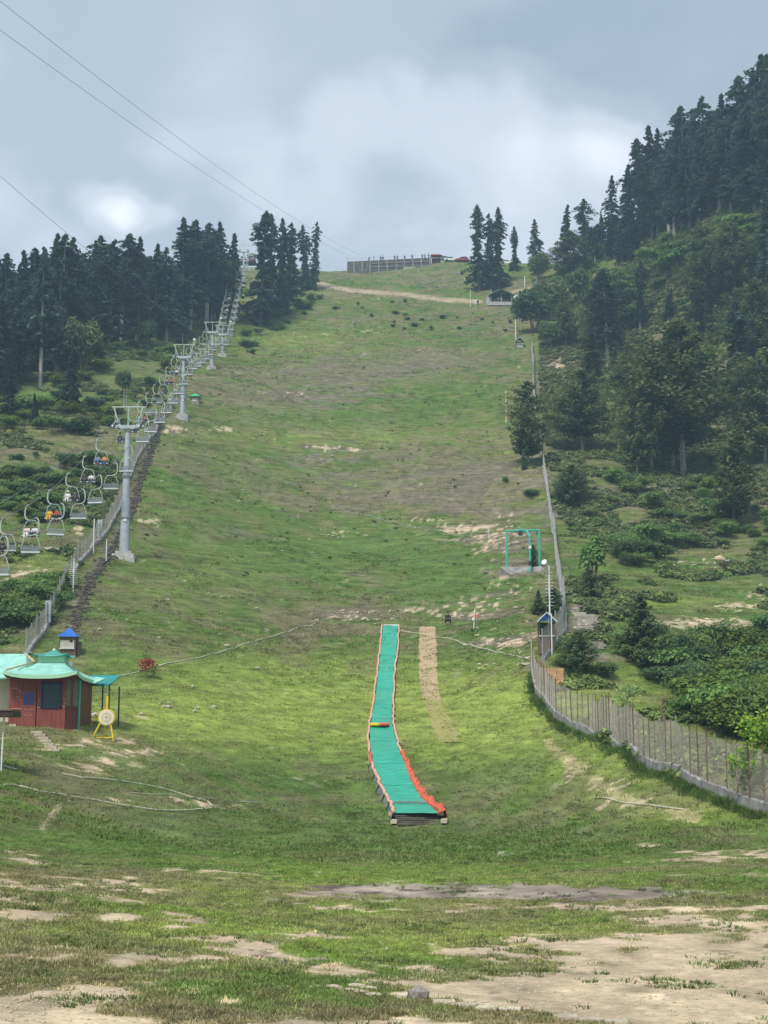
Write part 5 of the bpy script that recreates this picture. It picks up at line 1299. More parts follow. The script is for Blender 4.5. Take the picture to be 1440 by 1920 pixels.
    for i in range(N_):
        for j in range(M_): m.f.append((i * M_ + j, i * M_ + (j + 1) % M_, (i + 1) * M_ + (j + 1) % M_, (i + 1) * M_ + j))
    rf = m.build('lower_roof', M_TURQ, t, smooth=True)
    sm = MB()                                            # standing seams of the sheets
    for j in range(0, 8):
        for u_ in (0,):
            sm.tube([tuple(Vector(rings[i][j]) + Vector((0, 0, .02))) for i in range(N_ + 1)], .018, 4)
    fa = MB(); R0 = rings[0]
    for j in range(M_):
        a, c = Vector(R0[j]), Vector(R0[(j + 1) % M_]); inn = Vector((cxr, cy, 0))
        fa.poly([a + Vector((0, 0, -.004)), a + Vector((0, 0, -.20)), c + Vector((0, 0, -.20)), c + Vector((0, 0, -.004))])
    fa.build('fascia', M_MINT, t)
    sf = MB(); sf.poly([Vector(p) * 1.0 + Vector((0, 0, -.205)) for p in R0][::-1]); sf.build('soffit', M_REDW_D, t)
    # drum and upper roof
    zt2 = Z(1228); MB().box((cxr, cy, (zT + zt2) / 2 - .05), (hw1 * 2.02, hw1 * 1.9, zt2 - zT + .35)).build('drum', M_MINT, t)
    m = MB(); hw, rings = X(113) - cxr, []
    for i in range(6):
        f_ = i / 5; q = hw * (1 - f_ ** .8 * .97); z = Z(1227) + (Z(1211) - Z(1227)) * f_ ** 1.5; ring = []
        for (sx, sy), (nx, ny) in (((-1, -1), (1, -1)), ((1, -1), (1, 1)), ((1, 1), (-1, 1)), ((-1, 1), (-1, -1))):
            for j in range(6):
                u = j / 6; ring.append((cxr + (sx + (nx - sx) * u) * q, cy + (sy + (ny - sy) * u) * q, z + .20 * abs(2 * u - 1) ** 3 * (1 - f_) ** 2))
        rings.append(ring); m.v += ring
    for i in range(5):
        for j in range(24): m.f.append((i * 24 + j, i * 24 + (j + 1) % 24, (i + 1) * 24 + (j + 1) % 24, (i + 1) * 24 + j))
    m.f.append(tuple(range(24))[::-1]); ur = m.build('upper_roof', M_TURQ_D, t)
    MB().tube([(cxr, cy, Z(1213)), (cxr, cy, Z(1209))], [.12, .03], 8).build('finial', M_TURQ, ur)
    MB().tube([(X(112), cy - .3, Z(1243)), (X(112), cy - .3, Z(1236))], .12, 10).build('vent_pipe', M_WHITE, t)
    # left wing: cream wall and its own gable roof with a pale barge board
    yl = 1.2
    MB().box((X(-45), yl + 1.6, h * .5 - .2), (X(15) - X(-105), 3.2, h + .6)).build('wing_wall', M_CREAM, t)
    rz_, ez = Z(1219), Z(1262)
    m = MB(); m.poly([(X(15), yl + 2.2, rz_), (X(50), yl + 2.4, ez - .05), (X(45), yl - 1.2, ez - .25), (X(-10), yl - 1.2, ez - .35), (X(-70), yl - 1.2, ez - .35), (X(-70), yl + 2.2, rz_)], .06); m.build('wing_roof', M_TURQ, t)
    MB().tube([(X(16), yl + 2.15, rz_ + .03), (X(44), yl + 1.0, Z(1237)), ], .07, 4).build('barge_board', mat_peach, t)
    MB().tube([(X(44), yl + 1.0, Z(1236)), (X(6), yl - 1.1, Z(1256))], .075, 4).build('barge_board', mat_peach, t)
    # lean-to roof behind on dark posts
    ly = dp + 1.0
    m = MB(); m.poly([(X(128), ly - 1.6, Z(1276)), (X(175), ly - 1.6, Z(1276)), (X(179), ly + 1.8, Z(1250)), (X(120), ly + 1.8, Z(1250))], .08); m.build('lean_to_roof', M_TEAL, t)
    m = MB(); m.poly([(X(140), ly - 2.6, Z(1274)), (X(154), ly - 2.6, Z(1274)), (X(166), ly - 1.3, Z(1262)), (X(146), ly - 1.3, Z(1260))], .05); m.build('gutter_sheet', M_TURQ, t)
    for x, yy in ((162, ly - 1.5), (175, ly - 1.5), (177, ly + 1.6)):
        gzv = gz(b.x + X(x), b.y + yy) - b.z
        MB().tube([(X(x), yy, gzv - .3), (X(x), yy, Z(1274))], .05, 6).build('lean_to_post', M_DARKT, t)
    MB().tube([(X(141), .9, -.6), (X(141), .9, h)], .07, 6).build('drain_pipe', M_TEALT, t)
    MB().tube([(X(34), cy - 1, Z(1238)), (X(34), cy - 1, Z(1219))], .03, 5).build('aerial', M_GALV, t); MB().box((X(34), cy - 1, Z(1219)), (.5, .05, .05)).build('aerial_arm', M_GALV, t)
    return b, k
mat_pink = mat("peeled_pale_paint", (0.50, 0.28, 0.24), rough=0.8, var=0.15)
mat_peach = mat("peach_barge_board", (0.60, 0.48, 0.34), rough=0.7, var=0.12)
HB, HK = house()

# roof corner of a brown porch in the lower left
b = at(2, 1447); k = b.y / FPX; t = thing('porch', "corner of a low brown porch roof on a white post at the left picture edge", 'porch', b)
zt = (1447 - 1345) * k
MB().tube([(0, 0, -.2), (.03, 0, zt)], .04, 6).build('post', M_WHITE, t)
MB().box((-.9, .3, zt + .1), (1.9 + .95, 1.6, .24)).build('roof_edge', mat("dark_brown_sheet", (0.06, 0.03, 0.022), rough=.6), t)
MB().box((-.93, .3, zt + .25), (1.9 + .98, 1.7, .05)).build('roof_top', mat("brown_sheet", (0.20, 0.13, 0.10), rough=.6), t)

# flat rocks by the house, steps on the bank
def rock(label, pos, sx, sy, sz, m, name='rock', seed=0, cat='rock', group=None, parent=None, rz=0.0):
    r = random.Random(seed); bm = bmesh.new(); bmesh.ops.create_icosphere(bm, subdivisions=1, radius=1)
    for v in bm.verts: v.co *= r.uniform(.78, 1.15); v.co.z = max(v.co.z, -.5)
    me = bpy.data.meshes.new(name); bm.to_mesh(me); bm.free(); me.materials.append(m)
    o = link_mesh(name, me, parent, pos); o.scale = (sx, sy, sz); o.rotation_euler = (0, 0, rz + r.uniform(-.3, .3))
    if parent is None: tag(o, label, cat, group)
    return o
for i, (px, py, s_) in enumerate(((145, 1350, .35), (152, 1346, .28), (160, 1349, .38), (170, 1345, .25), (178, 1343, .3), (147, 1356, .2))):
    rock("whitish stone in the rubble beside the red house", at(px, py) + Vector((0, 0, .08)), s_, s_ * .7, s_ * .6, M_STONE_T if i % 2 else mat("whitish_stone", (0.6, 0.58, 0.53)), seed=i, group="rubble stones beside the red house")
t = thing('bank_steps', "narrow flight of worn tan steps on the bank below the red house", 'steps', at(85, 1398))
for i in range(7):
    w = at(70 + i * 5.2, 1374 + i * 5.6); MB().box(tuple(w + Vector((0, 0, .03))), (.62, .34, .16)).build('step', M_STONE_T, t, world=True)

# ------------------------------------------------------------------ target wheel
b = at(199, 1386); k = b.y / FPX; t = thing('target_stand', "round white target on a yellow tripod frame beside the red house", 'target', b)
cz = (1386 - 1346) * k; R = 16 * k
MB().tube([(0, -.06, cz), (0, .04, cz)], R, 32).build('yellow_rim', M_YELLOW, t)
m_disc = mat("target_paper", (0.72, 0.68, 0.55), rough=.8, var=.12, scale=2.5)
face = MB().tube([(0, -.10, cz), (0, -.062, cz)], R * .86, 32).build('target_face', m_disc, t)
for rr_, c in ((.60, (0.60, 0.52, 0.36)), (.34, (0.66, 0.60, 0.46)), (.13, (0.50, 0.22, 0.10))):
    MB().tube([(0, -.106 - (1 - rr_) * .012, cz), (0, -.099, cz)], R * rr_, 28).build('ring', mat("target_ring", c, rough=.8, var=.12), face)
MB().box((0, 0, cz + R + .26), (.12, .08, .9)).build('mast', M_YELLOW, t)
for (xa, ya, xb, yb) in ((-27 * k, -.25, -11 * k, 0), (15 * k, -.25, 7 * k, 0), (-6 * k, .5, -4 * k, .05)):
    MB().tube([(xa, ya, 0 - .1), (xb, yb, cz - R * .55)], .045, 6).build('leg', M_YELLOW, t)
MB().tube([(-27 * k, -.25, .08), (15 * k, -.25, .08)], .04, 6).build('cross_bar', M_YELLOW, t)
MB().tube([(0, -.13, cz), (.12, -.18, cz - .4), (.3, -.2, .35), (.42, -.1, .0)], .012, 4).build('cord', M_GALV, t)

# ------------------------------------------------------------------ green slide
SL = [(1172, 718, 746), (1195, 716, 745), (1220, 713.5, 743.5), (1245, 711, 740.5), (1270, 708, 738), (1297, 705, 736.5), (1325, 701, 735), (1345, 697, 734.5), (1362, 694, 735.5), (1380, 693.5, 740), (1397, 694.5, 744.5), (1415, 696.5, 752), (1432, 699.5, 760), (1450, 706, 766), (1466, 713, 772), (1483, 721, 782), (1500, 730, 793), (1513, 737, 808), (1527, 742, 823)]
M_MATG = bpy.data.materials.new("green_slide_mat"); M_MATG.use_nodes = True
def _slide_mat():
    N, L = M_MATG.node_tree.nodes, M_MATG.node_tree.links; b = N['Principled BSDF']; b.inputs['Roughness'].default_value = 0.38; b.inputs['Specular IOR Level'].default_value = 0.45
    tc_ = N.new('ShaderNodeTexCoord'); mp = N.new('ShaderNodeMapping'); mp.inputs['Scale'].default_value = (0.25, 1.6, 1.6); L.new(tc_.outputs['Object'], mp.inputs[0])
    n = N.new('ShaderNodeTexNoise'); n.inputs['Scale'].default_value = 2.2; n.inputs['Detail'].default_value = 6; n.inputs['Roughness'].default_value = .7; L.new(mp.outputs[0], n.inputs['Vector'])
    r = N.new('ShaderNodeValToRGB'); e = r.color_ramp.elements; e[0].position, e[0].color = .33, (0.0, 0.235, 0.145, 1); e[1].position, e[1].color = .68, (0.03, 0.47, 0.315, 1)
    n3 = N.new('ShaderNodeTexNoise'); n3.inputs['Scale'].default_value = .35; n3.inputs['Detail'].default_value = 8; n3.inputs['Roughness'].default_value = .65; L.new(tc_.outputs['Object'], n3.inputs['Vector'])
    r3 = N.new('ShaderNodeValToRGB'); e3 = r3.color_ramp.elements; e3[0].position, e3[0].color = .52, (0, 0, 0, 1); e3[1].position, e3[1].color = .75, (.5, .5, .5, 1); L.new(n3.outputs[0], r3.inputs[0])
    mx = N.new('ShaderNodeMix'); mx.data_type = 'RGBA'; L.new(r3.outputs[0], mx.inputs[0]); L.new(r.outputs[0], mx.inputs[6]); mx.inputs[7].default_value = (.16, .36, .27, 1)
    L.new(n.outputs[0], r.inputs[0]); L.new(mx.outputs[2], b.inputs['Base Color'])
    bp = N.new('ShaderNodeBump'); bp.inputs['Strength'].default_value = .7; bp.inputs['Distance'].default_value = .05; L.new(n.outputs[0], bp.inputs['Height']); L.new(bp.outputs[0], b.inputs['Normal'])
_slide_mat()
M_ORANGE = mat("orange_slide_edge", (0.60, 0.115, 0.055), rough=.65, var=.35, scale=4.5, bump=.5)
M_ORANGE_P = mat("sun_faded_pink_edge", (0.62, 0.36, 0.26), rough=.7, var=.2, scale=2)
M_SKIRT = mat("grey_tarpaulin", (0.20, 0.205, 0.215), rough=.7, var=.3, scale=2, bump=.4)
def build_slide():
    t = thing('dry_slide', "long green sledging slide with orange padded edges running down the meadow", 'slide', at(742, 1540))
    rows = []
    for i, (py, xl, xr) in enumerate(SL):
        f = i / (len(SL) - 1); lift = .10 + .30 * f
        g_ = [at(x, py + lift * FPX / (92 if f > .5 else 140) * .85) for x in (xl, (xl + xr) / 2, xr)]
        rows.append((g_, lift))
    def row(f):
        q = f * (len(rows) - 1); i = min(int(q), len(rows) - 2); u = q - i
        return [rows[i][0][j].lerp(rows[i + 1][0][j], u) for j in range(3)], rows[i][1] + (rows[i + 1][1] - rows[i][1]) * u
    n = 150; V = []
    for i in range(n + 1):
        (a, c, b_), l = row(i / n)
        for j in range(9):
            u = j / 8; p = a.lerp(b_, u); base = max(a.z, c.z, b_.z) * .5 + p.z * .5
            z = base + l + (vnoise(i * .35, u * 4, 3) - .5) * .05 - (.03 if i % 10 == 0 else 0)
            V.append((p.x, p.y, float(z)))
    F = [(i * 9 + j, (i + 1) * 9 + j, (i + 1) * 9 + j + 1, i * 9 + j + 1) for i in range(n) for j in range(8)]
    L = t.location
    # sheets: the slide is laid from overlapping mats, ten rows each
    for s_ in range(0, n, 10):
        ids = range(s_ * 9, (min(s_ + 10, n) + 1) * 9); Vs = [V[i] for i in ids]; m = MB(); m.v = [(x, y, z + .012 * ((s_ // 10) % 2)) for x, y, z in Vs]
        m.f = [(i * 9 + j, (i + 1) * 9 + j, (i + 1) * 9 + j + 1, i * 9 + j + 1) for i in range(min(10, n - s_)) for j in range(8)]
        m.build('mat', M_MATG, t, world=True, smooth=True)
    rsd = random.Random(6)
    for side in (0, 1):
        for s_ in range(0, n, 10):
            f = s_ / n; e = min(s_ + 10, n); pts = []
            for i in range(s_, e + 1):
                p = Vector(V[i * 9 + (8 if side else 0)]); o_ = (1 if side else -1) * (.10 + .16 * (float(vnoise(i * .37, side * 5, 7)) - .5) + rsd.uniform(-.02, .02)); pts.append(p + Vector((o_, 0, .06 + .10 * (float(vnoise(i * .3, side * 5, 9)) - .5))))
            fat = (.085 if f < .6 else .105) if side == 0 else (.085 if f < .6 else .10)
            mm = M_ORANGE_P if (f < .58 or side == 0) else M_ORANGE
            if side == 0 and .55 < f < .64: mm = M_ORANGE
            MB().tube(pts, fat, 7).build('padded_edge', mm, t, world=True, smooth=True)
            if side == 1 and f > .58:
                m = MB(); q = []
                for i in range(s_, e + 1):
                    p = Vector(V[i * 9 + 8]); g_ = (f - .5) * 1.1 + .14
                    q.append((p + Vector((-.03, 0, .02)), p + Vector((g_ * .62, 0, .26 + .10 * math.sin(i * .7))), p + Vector((g_ * .62 + .12, 0, -.35))))
                for a, c in zip(q[:-1], q[1:]):
                    k_ = len(m.v); m.v += [tuple(x) for x in (*a, *c)]; m.f += [(k_, k_ + 3, k_ + 4, k_ + 1), (k_ + 1, k_ + 4, k_ + 5, k_ + 2)]
                m.build('orange_flap', M_ORANGE, t, world=True, smooth=True)
            if side == 0:
                m = MB()
                for i in range(s_, e):
                    a, c = Vector(V[i * 9]), Vector(V[(i + 1) * 9]); w_ = .08 + .22 * max(0, f - .5)
                    a = a + Vector((-.16, 0, .0)); c = c + Vector((-.16, 0, 0)); ga = Vector((a.x - w_, a.y, gz(a.x - w_, a.y) - .1)); gc = Vector((c.x - w_, c.y, gz(c.x - w_, c.y) - .1))
                    k_ = len(m.v); m.v += [tuple(x) for x in (a, c, gc, ga)]; m.f.append((k_, k_ + 1, k_ + 2, k_ + 3))
                m.build('grey_skirt', M_SKIRT if f > .6 else M_ORANGE_P, t, world=True)
                if f > .6: MB().tube([Vector(V[s_ * 9]) + Vector((-.18, 0, .05)), Vector(V[s_ * 9]) + Vector((-.42, -.05, -.5))], .035, 5).build('strut', M_BLACK, t, world=True)
            elif f > .2 and s_ % 20 == 0:
                p = Vector(V[s_ * 9 + 8]); MB().tube([p + Vector((.1, 0, 0)), p + Vector((.55, 0, -.12))], .02, 4).build('peg', M_PALEB, t, world=True)
    # dark fold near the foot, then boards and blocks where riders get off
    a, b_ = Vector(V[146 * 9]), Vector(V[146 * 9 + 8])
    MB().tube([V[(139) * 9 + j] + np.array([0, 0, .05]) for j in range(9)], .05, 5).build('dark_fold', M_SKIRT, t, world=True)
    l, r_ = Vector(V[n * 9]), Vector(V[n * 9 + 8])
    m_b = mat("weathered_dark_board", (0.13, 0.11, 0.095), rough=.8, var=.35, scale=4, stretch=(.4, 3, 1))
    for k_ in range(6):
        f = (k_ + .5) / 6; q = [at(x, 1528 + 19 * f) for x in (743 + 6 * f, 826 + 6 * f)]
        c = (q[0] + q[1]) / 2; wdt = (q[1] - q[0]).length; dy = (at(790, 1547).y - at(790, 1528).y) / 6
        MB().box((c.x, c.y, max(q[0].z, q[1].z) + .10 - .02 * k_), (wdt * rsd.uniform(.93, 1.0), abs(dy) * .9, .06), Matrix.Rotation(rsd.uniform(-.01, .01), 3, 'Z')).build('foot_board', m_b, t, world=True)
    for x_, y_, L_ in ((738, 1528, 1.2), (741, 1543, .8), (829, 1527, 1.2), (834, 1542, .8)):
        w = at(x_, y_); MB().box((w.x, w.y, w.z + .09), (.34, L_ * 2.2, .2), Matrix.Rotation(-.1, 3, 'Z')).build('edge_block', M_STONE_T, t, world=True)
    for x_, z_ in ((735, 1520), (829, 1516)):
        w = at(x_, z_ + 4); MB().box((w.x, w.y, w.z + .12), (.32, .3, .3)).build('black_bag', M_BLACK, t, world=True)
    MB().box(tuple(Vector(V[4]) + Vector((0, .1, .02))), (1.9, .12, .16)).build('top_sill', M_WHITE, t, world=True)
    return V, n
SV, SN = build_slide()
# inflatable boat lying across the slide
i = 68; c = Vector(SV[i * 9 + 4]) + Vector((-.12, 0, .16)); t = thing('inflatable_raft', "yellow and red inflatable raft lying across the green slide", 'raft', c)
ring = [(.62 * math.cos(a), .30 * math.sin(a), .0) for a in np.linspace(0, 2 * math.pi, 29)]
MB().tube(ring[7:22], .14, 8).build('yellow_tube', M_YELLOW, t, smooth=True); MB().tube(ring[21:] + ring[1:8], .145, 8).build('red_tube', M_ORANGE, t, smooth=True)
MB().tube([(0, 0, -.09), (0, 0, -.03)], .001, 4)
m = MB(); m.poly([(.60 * math.cos(a), .29 * math.sin(a), -.05) for a in np.linspace(0, 2 * math.pi, 21)[:-1]], .02, (0, 0, 1)); m.build('floor_sheet', mat("orange_raft_floor", (0.62, 0.30, 0.05)), t)
for x_ in (-.28, .1): MB().tube([(x_, -.25, .03), (x_ + .1, .25, .05)], .07, 7).build('cross_tube', M_YELLOW if x_ < 0 else mat("pale_raft_tube", (.7, .55, .4)), t, smooth=True)

# matted dry strip where another slide lay
def strip(name, label, rows, m, lift=.02, nx=10, sub=10, rough=.03):
    V = []; pts = []
    for (y0, l0, r0), (y1, l1, r1) in zip(rows[:-1], rows[1:]):
        for s_ in range(sub):
            f = s_ / sub; pts.append((y0 + (y1 - y0) * f, l0 + (l1 - l0) * f, r0 + (r1 - r0) * f))
    pts.append(rows[-1])
    for i, (py, l, r) in enumerate(pts):
        a, b_ = at(l + math.sin(i * 1.7) * .5, py), at(r + math.sin(i * 1.1) * .5, py)
        for j in range(nx + 1):
            x, y = a.x + (b_.x - a.x) * j / nx, a.y + (b_.y - a.y) * j / nx
            V.append((x, y, gz(x, y) + lift + (0.02 + rough * random.random() if 0 < j < nx else -.02)))
    w = nx + 1; F = [(i * w + j, (i + 1) * w + j, (i + 1) * w + j + 1, i * w + j + 1) for i in range(len(pts) - 1) for j in range(nx)]
    me = np_mesh(name, V, F, m, smooth=False); o = link_mesh(name, me); tag(o, label, kind='structure'); return o
M_DRY = mat("trodden_straw", (0.42, 0.31, 0.19), rough=.95, var=.22, scale=2.5, bump=.5, stretch=(.6, 2.5, 2.5), detail=8, spec=.1)
M_DRY2 = mat("yellowed_grass_mat", (0.36, 0.32, 0.13), rough=.95, col2=(0.25, 0.25, 0.09), scale=3.2, bump=.5, stretch=(.5, 2.2, 2.2), detail=8, spec=.1)
strip('dry_strip', "tan trodden strip running beside the green slide", [(1176, 786, 816), (1200, 785, 818), (1230, 784.5, 820), (1265, 786, 820), (1290, 789, 822), (1312, 793, 827)], M_DRY)
strip('yellow_strip', "yellowed grass strip continuing the tan strip downhill", [(1312, 793, 827), (1335, 800, 838), (1355, 806, 848), (1375, 815, 860), (1393, 826, 873)], M_DRY2, lift=.02)

# ------------------------------------------------------------------ green steel frame with its footing
k = at(980, 1068); k = (k.y * _cp + (k.z - 3) * _sp) / FPX; b = at(981, 1070)
t = thing('steel_frame', "turquoise steel zip line frame on a concrete footing right of the worn slope", 'frame', b)
X = lambda px: (px - 981) * k
Z = lambda py: (1070 - py) * k
for px_, bp_ in ((951, 1066), (1012, 1066)): MB().tube([(X(px_), 0, Z(bp_) - .5), (X(px_), 0, Z(995))], .13, 8).build('post', M_TEALT, t)
MB().tube([(X(950), 0, Z(995)), (X(1013), 0, Z(993))], .11, 8).build('beam', M_TEALT, t)
MB().tube([(X(993), -.9, Z(1075)), (X(993), -.8, Z(1006)), (X(988), -.1, Z(995))], .13, 8).build('front_prop', M_TEALT, t)
MB().box((X(977.5), 0, Z(996)), (.35, .4, .85)).build('pulley_block', M_TEALT, t); MB().tube([(X(977), -.25, Z(999)), (X(977), .25, Z(999))], .28, 12).build('pulley', M_DARKT, t)
MB().box((X(993), -.85, Z(1028)), (.3, .3, .35)).build('lamp', M_WHITE, t); MB().box((X(993), -.85, Z(1058)), (.34, .34, .5)).build('clamp', M_BLACK, t)
MB().box((X(1012), .0, Z(1069)), (1.0, .8, .5)).build('footing_block', M_CONC, t)
m = MB(); m.poly([(X(938), -.5, Z(1064)), (X(955), -.9, Z(1078)), (X(975), -1.2, Z(1090)), (X(992), -1.4, Z(1097)), (X(1014), -1.2, Z(1080)), (X(1016), -.3, Z(1062)), (X(980), .2, Z(1062))], 1.4, (0, -.35, .94)); m.build('footing', M_CONC_D, t)

# ------------------------------------------------------------------ people on the piste
b = at(840, 1171); person('squat', b, math.pi, 'black', 'black', "person in black crouching at the top of the dry strip", s=1.0)
b = at(888, 1181); t = thing('marker_pole', "white marker pole with an orange rag right of the crouching person", 'marker', b)
MB().tube([(0, 0, -.1), (.14, 0, 2.0)], .05, 6).build('pole', M_WHITE, t); m = MB(); m.poly([(.10, -.05, 1.5), (.42, -.08, 1.42), (.40, -.12, 1.18), (.09, -.05, 1.12)], .05, (0, -1, 0)); m.build('rag', M_ORANGE, t); MB().tube([(0, 0, -.02), (0, 0, .1)], [.3, .2], 8).build('base', M_BLACK, t)
MB().box((-.02, -.02, 1.05), (.22, .16, .3)).build('sleeve', M_WHITE, t)

# hoses and ropes lying on the grass
M_HOSE = mat("pale_hose", (0.56, 0.52, 0.40), rough=.7, var=.15)
def hose(label, pix, r=.035, m=M_HOSE, up=.05):
    w = polyline_w(pix, 1.0); pts = [p + Vector((0, 0, up + .02 * math.sin(i))) for i, p in enumerate(w)]
    o = MB().tube(pts, r, 5).build('hose', m, None); tag(o, label, 'hose')
hose("pale hose looping on the grass left, upper strand", [(116, 1452), (150, 1460), (200, 1463), (262, 1470), (320, 1484), (352, 1495), (388, 1503), (405, 1518)])
hose("pale hose crossing the grass on the far left, lower strand", [(8, 1473), (40, 1474), (60, 1484), (110, 1490), (180, 1502), (240, 1514), (300, 1522), (360, 1520), (405, 1518)])
hose("short pale hose under the red house bank", [(4, 1437), (25, 1445), (60, 1447)], .03)
hose("straight pale hose along the grass left of the slide", [(245, 1488), (300, 1492), (400, 1500), (500, 1505)], .022)
hose("pale pipe running up the slope left of the slide top", [(180, 1275), (235, 1266), (300, 1250), (380, 1234), (440, 1217), (500, 1197), (560, 1178), (600, 1165)], .05, M_HOSE)
hose("pale pipe running down from the slide top to the right fence", [(752, 1183), (800, 1190), (860, 1204), (920, 1220), (975, 1232), (1000, 1240)], .05, M_HOSE)
hose("long pale pipe across the worn slope to the green frame", [(640, 957), (700, 970), (760, 985), (830, 997), (900, 1004)], .06, M_STONE)
hose("grey pipe on the bare soil high on the slope", [(545, 862), (600, 852), (640, 845), (690, 848)], .07, M_STONE)
hose("thin pale line over the grass left of the right fence", [(1115, 1498), (1180, 1508), (1240, 1515), (1295, 1521)], .03)
hose("short pale pipe low on the green slope", [(640, 1075), (690, 1082), (725, 1088)], .04, M_STONE)

# ------------------------------------------------------------------ dark drain along the fence: broken stones
V = []; F = []; r = random.Random(9)
tmp = bmesh.new()
gp = [at(*p) for p in GULLY]
for (a, b_) in zip(gp[:-1], gp[1:]):
    n = int((b_ - a).length * 9)
    for i in range(n):
        p = a.lerp(b_, r.random()); x, y = p.x + r.gauss(0, .34), p.y + r.gauss(0, .3); s_ = r.uniform(.06, .22)
        mt = Matrix.Translation((x, y, gz(x, y) + s_ * .3)) @ Matrix.Rotation(r.random() * 6, 4, 'Z') @ Matrix.Diagonal((s_ * 1.3, s_, s_ * .7, 1))
        bmesh.ops.create_icosphere(tmp, subdivisions=1, radius=1, matrix=mt)
me = bpy.data.meshes.new('drain_stones'); tmp.to_mesh(me); tmp.free(); me.materials.append(mat("dark_drain_stone", (0.10, 0.085, 0.07), rough=.9, var=.4, scale=3))
o = link_mesh('drain_stones', me); tag(o, "dark broken stones filling the drain beside the chairlift fence", kind='stuff')

# loose pale stones strewn over the piste
def strewn(name, label, regions, m, seed, smin, smax):
    r = random.Random(seed); tmp = bmesh.new()
    for cx, cy, rx, ry, n in regions:
        for i in range(n):
            w = at(cx + r.gauss(0, rx * .5), cy + r.gauss(0, ry * .5)); s_ = r.uniform(smin, smax)
            bmesh.ops.create_icosphere(tmp, subdivisions=1, radius=1, matrix=Matrix.Translation(w + Vector((0, 0, s_ * .15))) @ Matrix.Rotation(r.random() * 6, 4, 'Z') @ Matrix.Diagonal((s_ * 1.4, s_, s_ * .6, 1)))
    me = bpy.data.meshes.new(name); tmp.to_mesh(me); tmp.free(); me.materials.append(m); o = link_mesh(name, me); tag(o, label, kind='stuff')
strewn('loose_stones', "loose pale stones strewn over the worn parts of the piste", [(890, 985, 90, 26, 34), (680, 1155, 110, 14, 40), (640, 845, 100, 24, 20), (560, 740, 140, 26, 16), (800, 660, 60, 8, 12), (400, 805, 60, 14, 14), (620, 1002, 60, 14, 10), (960, 1130, 90, 60, 24), (330, 1150, 200, 120, 16), (500, 900, 260, 200, 18), (1330, 1060, 120, 16, 22), (1310, 1170, 110, 14, 18), (1100, 1180, 50, 70, 30), (940, 1210, 70, 50, 18), (300, 1330, 160, 30, 12), (720, 640, 180, 30, 12), (1060, 690, 50, 40, 20)], M_STONE_T, 12, .10, .26)

strewn('pebbles', "small pebbles and crumbs of soil on the bare ground in front", [(1180, 1860, 560, 90, 900), (100, 1890, 330, 50, 420), (600, 1760, 1300, 160, 500)], M_STONE_T, 15, .008, .03)
# stone steps climbing behind the right fence
t = thing('stone_steps', "rough grey stone steps climbing behind the right fence", 'steps', at(1095, 1200)); r = random.Random(3)
for i in range(30):
    f = i / 29; w = at(1108 - 26 * f + r.uniform(-5, 5), 1215 - 125 * f); s_ = r.uniform(.8, 1.25)
    MB().box(tuple(w + Vector((0, 0, .02))), (2.3 * s_, .38, .22), Matrix.Rotation(r.uniform(-.12, .12), 3, 'Z'), .9).build('stone_step', M_STONE, t, world=True)
# ochre stepped stone wall behind the fence corner
t = thing('ochre_wall', "stepped ochre stone wall behind the fence corner", 'wall', at(1042, 1285)); r = random.Random(5)
for i in range(7):
    f = i / 6; w0 = at(1040 + 2 * f, 1290 - 3 * f); z = w0.z + .06 + f * 1.25
    for j in range(3):
        MB().box((w0.x - .55 + j * .52 + r.uniform(-.05, .05), w0.y + f * 1.6, z), (.50, .7, .20), Matrix.Rotation(r.uniform(-.06, .06), 3, 'Z'), .95).build('stone', M_STONE_O, t, world=True)
# low slabs at the fence corner
for i, (x, y, s_) in enumerate(((992, 1234, .7), (988, 1246, .8), (955, 1199, .5))):
    rock(("upper", "lower", "small")[i] + " pale slab lying left of the fence corner", at(x, y), s_, s_ * .6, .16, M_STONE_T, 'stone_slab', i, 'stone')
rock("flat brown slab on the meadow under the lift chairs", at(96, 1030), 1.1, .7, .3, M_STONE, 'stone_slab', 21, 'stone')

# paving stones and a lump of rock at the bottom of the picture
t = thing('kerb_row', "row of flat tan kerb stones sunk in the grass in the foreground", 'kerb', at(950, 1893)); r = random.Random(8)
L0 = [(760, 1868), (800, 1877), (850, 1884), (905, 1890), (960, 1897), (1010, 1903), (1060, 1909), (1120, 1916), (1180, 1921)]
wp = polyline_w(L0, .34)
for i, p in enumerate(wp):
    if r.random() < .22: continue
    MB().box((p.x + r.uniform(-.03, .03), p.y + r.uniform(-.06, .06), p.z + .0), (.30, .24, .075), Matrix.Rotation(r.uniform(-.4, .2), 3, 'Z'), .93).build('kerb_stone', M_STONE_T, t, world=True)
for i, (x, y) in enumerate(((627, 1851), (652, 1857), (676, 1860), (690, 1853), (665, 1848), (700, 1865))):
    w = at(x, y); rock(("leftmost", "second", "middle", "upper right", "topmost", "lowest")[i] + " of the small flat tan stones in the foreground grass", w + Vector((0, 0, .005)), .16, .12, .03, M_STONE_T, 'flat_stone', 40 + i, 'stone')
rock("rounded rock lying in the foreground grass at the end of the kerb stones", at(785, 1873) + Vector((0, 0, .05)), .17, .13, .12, M_STONE, 'rock', 77)

